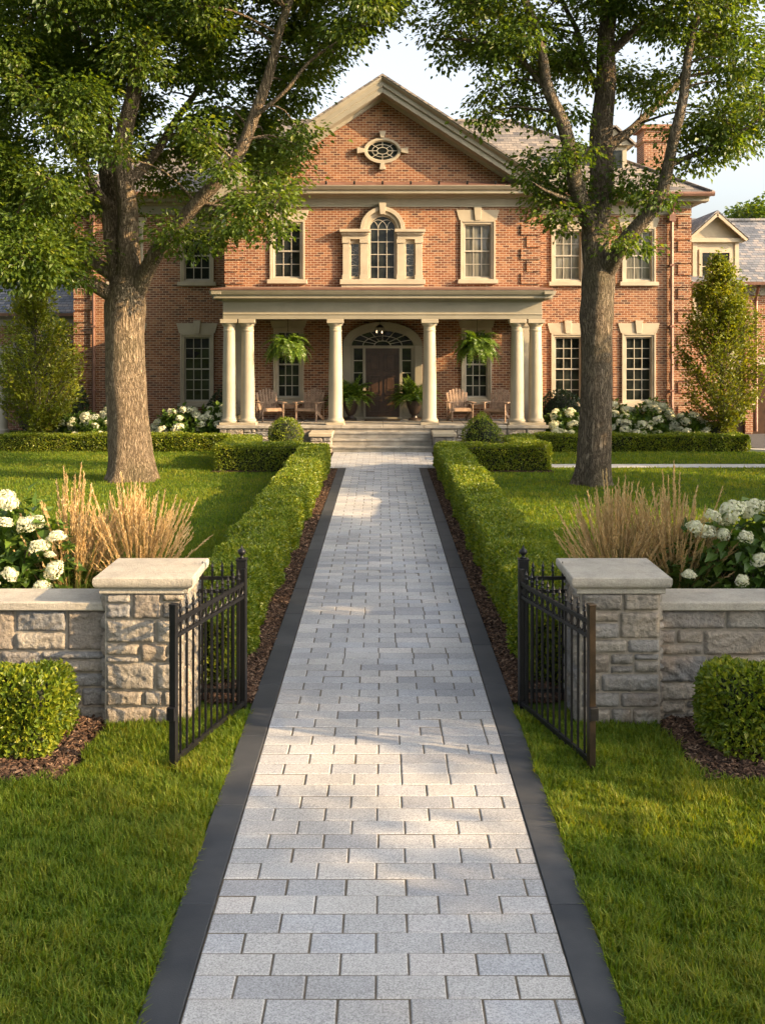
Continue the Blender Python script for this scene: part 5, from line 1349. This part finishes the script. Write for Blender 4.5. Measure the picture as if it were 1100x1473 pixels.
def columnar(x, y, H, r, z0, n, label, seed):
    g = np.random.default_rng(seed)
    limbs = [([(x,y,0),(x+.02,y,H*.3),(x-.03,y,H*.6),(x,y,H*.93)],[.075,.06,.04,.012])]
    root = thing('columnar_tree', (x,y,0), label, 'tree', 'narrow golden trees beside the house')
    m = MB(); P,Rr = resample(*limbs[0],.3); m.tube(P,Rr,10,.05)
    LP,LD,LN,cr = [],[],[],[]
    nb = 120
    def env(t_): return r*(math.sin(math.pi*min(1,.06+.94*t_)**.75)**.8)*(.85+.3*g.random())
    for i in range(nb):
        t_ = g.random()**.9; z = z0+(H-z0)*t_; a = g.uniform(0,6.283); R_ = max(.08,env(t_))
        s0 = np.array((x,y,max(.5,z-R_*1.3))); tip = np.array((x+R_*math.cos(a), y+R_*math.sin(a), z))
        m.tube([s0,(s0+tip)/2+np.array((.1*math.cos(a),.1*math.sin(a),-.05)),tip],[.016,.011,.004],4)
        k = n//nb; q = g.random(k)**.6; pos = s0+(tip-s0)*q[:,None]+g.normal(0,.11,(k,3)); LP.append(pos); o = np.array((math.cos(a),math.sin(a),.5))
        LD.append(unit(o+g.normal(0,.7,(k,3)))); LN.append(unit(np.array((0,0,1))+g.normal(0,.6,(k,3)))); cr.append(np.clip(g.normal(.5,.15)+g.normal(0,.2,k),0,1))
    m.build('trunk', M['twig'], root, smooth=True)
    P = np.concatenate(LP); nn_ = len(P); sz = g.uniform(.7,1.3,nn_); leaves('crown', P, np.concatenate(LD), np.concatenate(LN), .105*sz, .068*sz, M['gold'], root, np.concatenate(cr))
columnar(-10.05,30.9,5.2,1.25,.6,15000,'narrow golden-green tree at the far left before the blue slate wing',5)
columnar(9.88,31.0,5.6,1.2,.8,15000,'narrow golden-green tree at the right corner of the house',6)
# distant trees
def distant_tree(x, y, H, r, label):
    limbs = [([(x,y,0),(x,y,H*.3),(x+.2,y,H*.5)],[.3,.25,.2])]+[([(x,y,H*.35),(x+r*.3*math.cos(a),y+r*.3*math.sin(a),H*.6),(x+r*.6*math.cos(a),y+r*.6*math.sin(a),H*.8)],[.14,.09,.03]) for a in (0,1.3,2.6,3.9,5.2)]
    tree('distant_tree', limbs, dome_clusters((x,y,H-r),(r,r,r),60,2,(.8,1.1)), label, 'tree', M['bark_grey'], M['oak'], 'distant trees behind the wings', .3, 5, 18)
distant_tree(22.5,62,11.2,3.0,'distant tree rising behind the garage wing roof at far right')
distant_tree(-21.0,58,11.5,4.5,'distant tree behind the slate side wing at far left')
distant_tree(-15.5,55,11.0,4.0,'distant tree just left of the house, behind its slate side wing')

# ------------------------------------------------------------------ light, sky, camera
EL, AZM = 21.0, 19.0                    # sun height; bearing from +X towards the viewer
w = bpy.data.worlds.new('World'); S.world = w; w.use_nodes = True
nt = w.node_tree; nt.nodes.clear()
sky = nt.nodes.new('ShaderNodeTexSky'); sky.sky_type = 'NISHITA'; sky.sun_disc = False
sky.sun_elevation = R(EL); sky.sun_rotation = R(90+AZM); sky.air_density = 1.0; sky.dust_density = 5.0; sky.ozone_density = 1.0
bg = nt.nodes.new('ShaderNodeBackground'); bg.inputs[1].default_value = .15
ou = nt.nodes.new('ShaderNodeOutputWorld'); hs = nt.nodes.new('ShaderNodeHueSaturation'); hs.inputs['Saturation'].default_value = .40; nt.links.new(sky.outputs[0], hs.inputs['Color']); nt.links.new(hs.outputs[0], bg.inputs[0]); nt.links.new(bg.outputs[0], ou.inputs[0])
sl = bpy.data.lights.new('sun', 'SUN'); sl.energy = 4.7; sl.angle = R(.5); sl.color = (1.0,.70,.38)
so = bpy.data.objects.new('sun', sl); COL.objects.link(so)
to_sun = Vector((math.cos(R(AZM))*math.cos(R(EL)), -math.sin(R(AZM))*math.cos(R(EL)), math.sin(R(EL))))
so.rotation_euler = (-to_sun).to_track_quat('-Z','Y').to_euler(); so.location = to_sun*60
cam = bpy.data.cameras.new('camera'); co = bpy.data.objects.new('camera', cam); COL.objects.link(co)
co.location = (0,0,CH); co.rotation_euler = (R(90),0,0)
cam.sensor_width = 36; cam.sensor_fit = 'AUTO'; cam.lens = F/1473*36; cam.shift_y = -(736.5-VY)/1473; cam.clip_end = 3000; cam.clip_start = .05
S.camera = co
S.view_settings.view_transform = 'Standard'; S.view_settings.look = 'None'; S.view_settings.gamma = 1.0
S.view_settings.exposure = 1.58
S.render.engine = 'CYCLES'
S.cycles.max_bounces = 6; S.cycles.diffuse_bounces = 3; S.cycles.glossy_bounces = 2; S.cycles.transmission_bounces = 3; S.cycles.transparent_max_bounces = 4
S.cycles.sample_clamp_indirect = 6
S.cycles.use_denoising = True
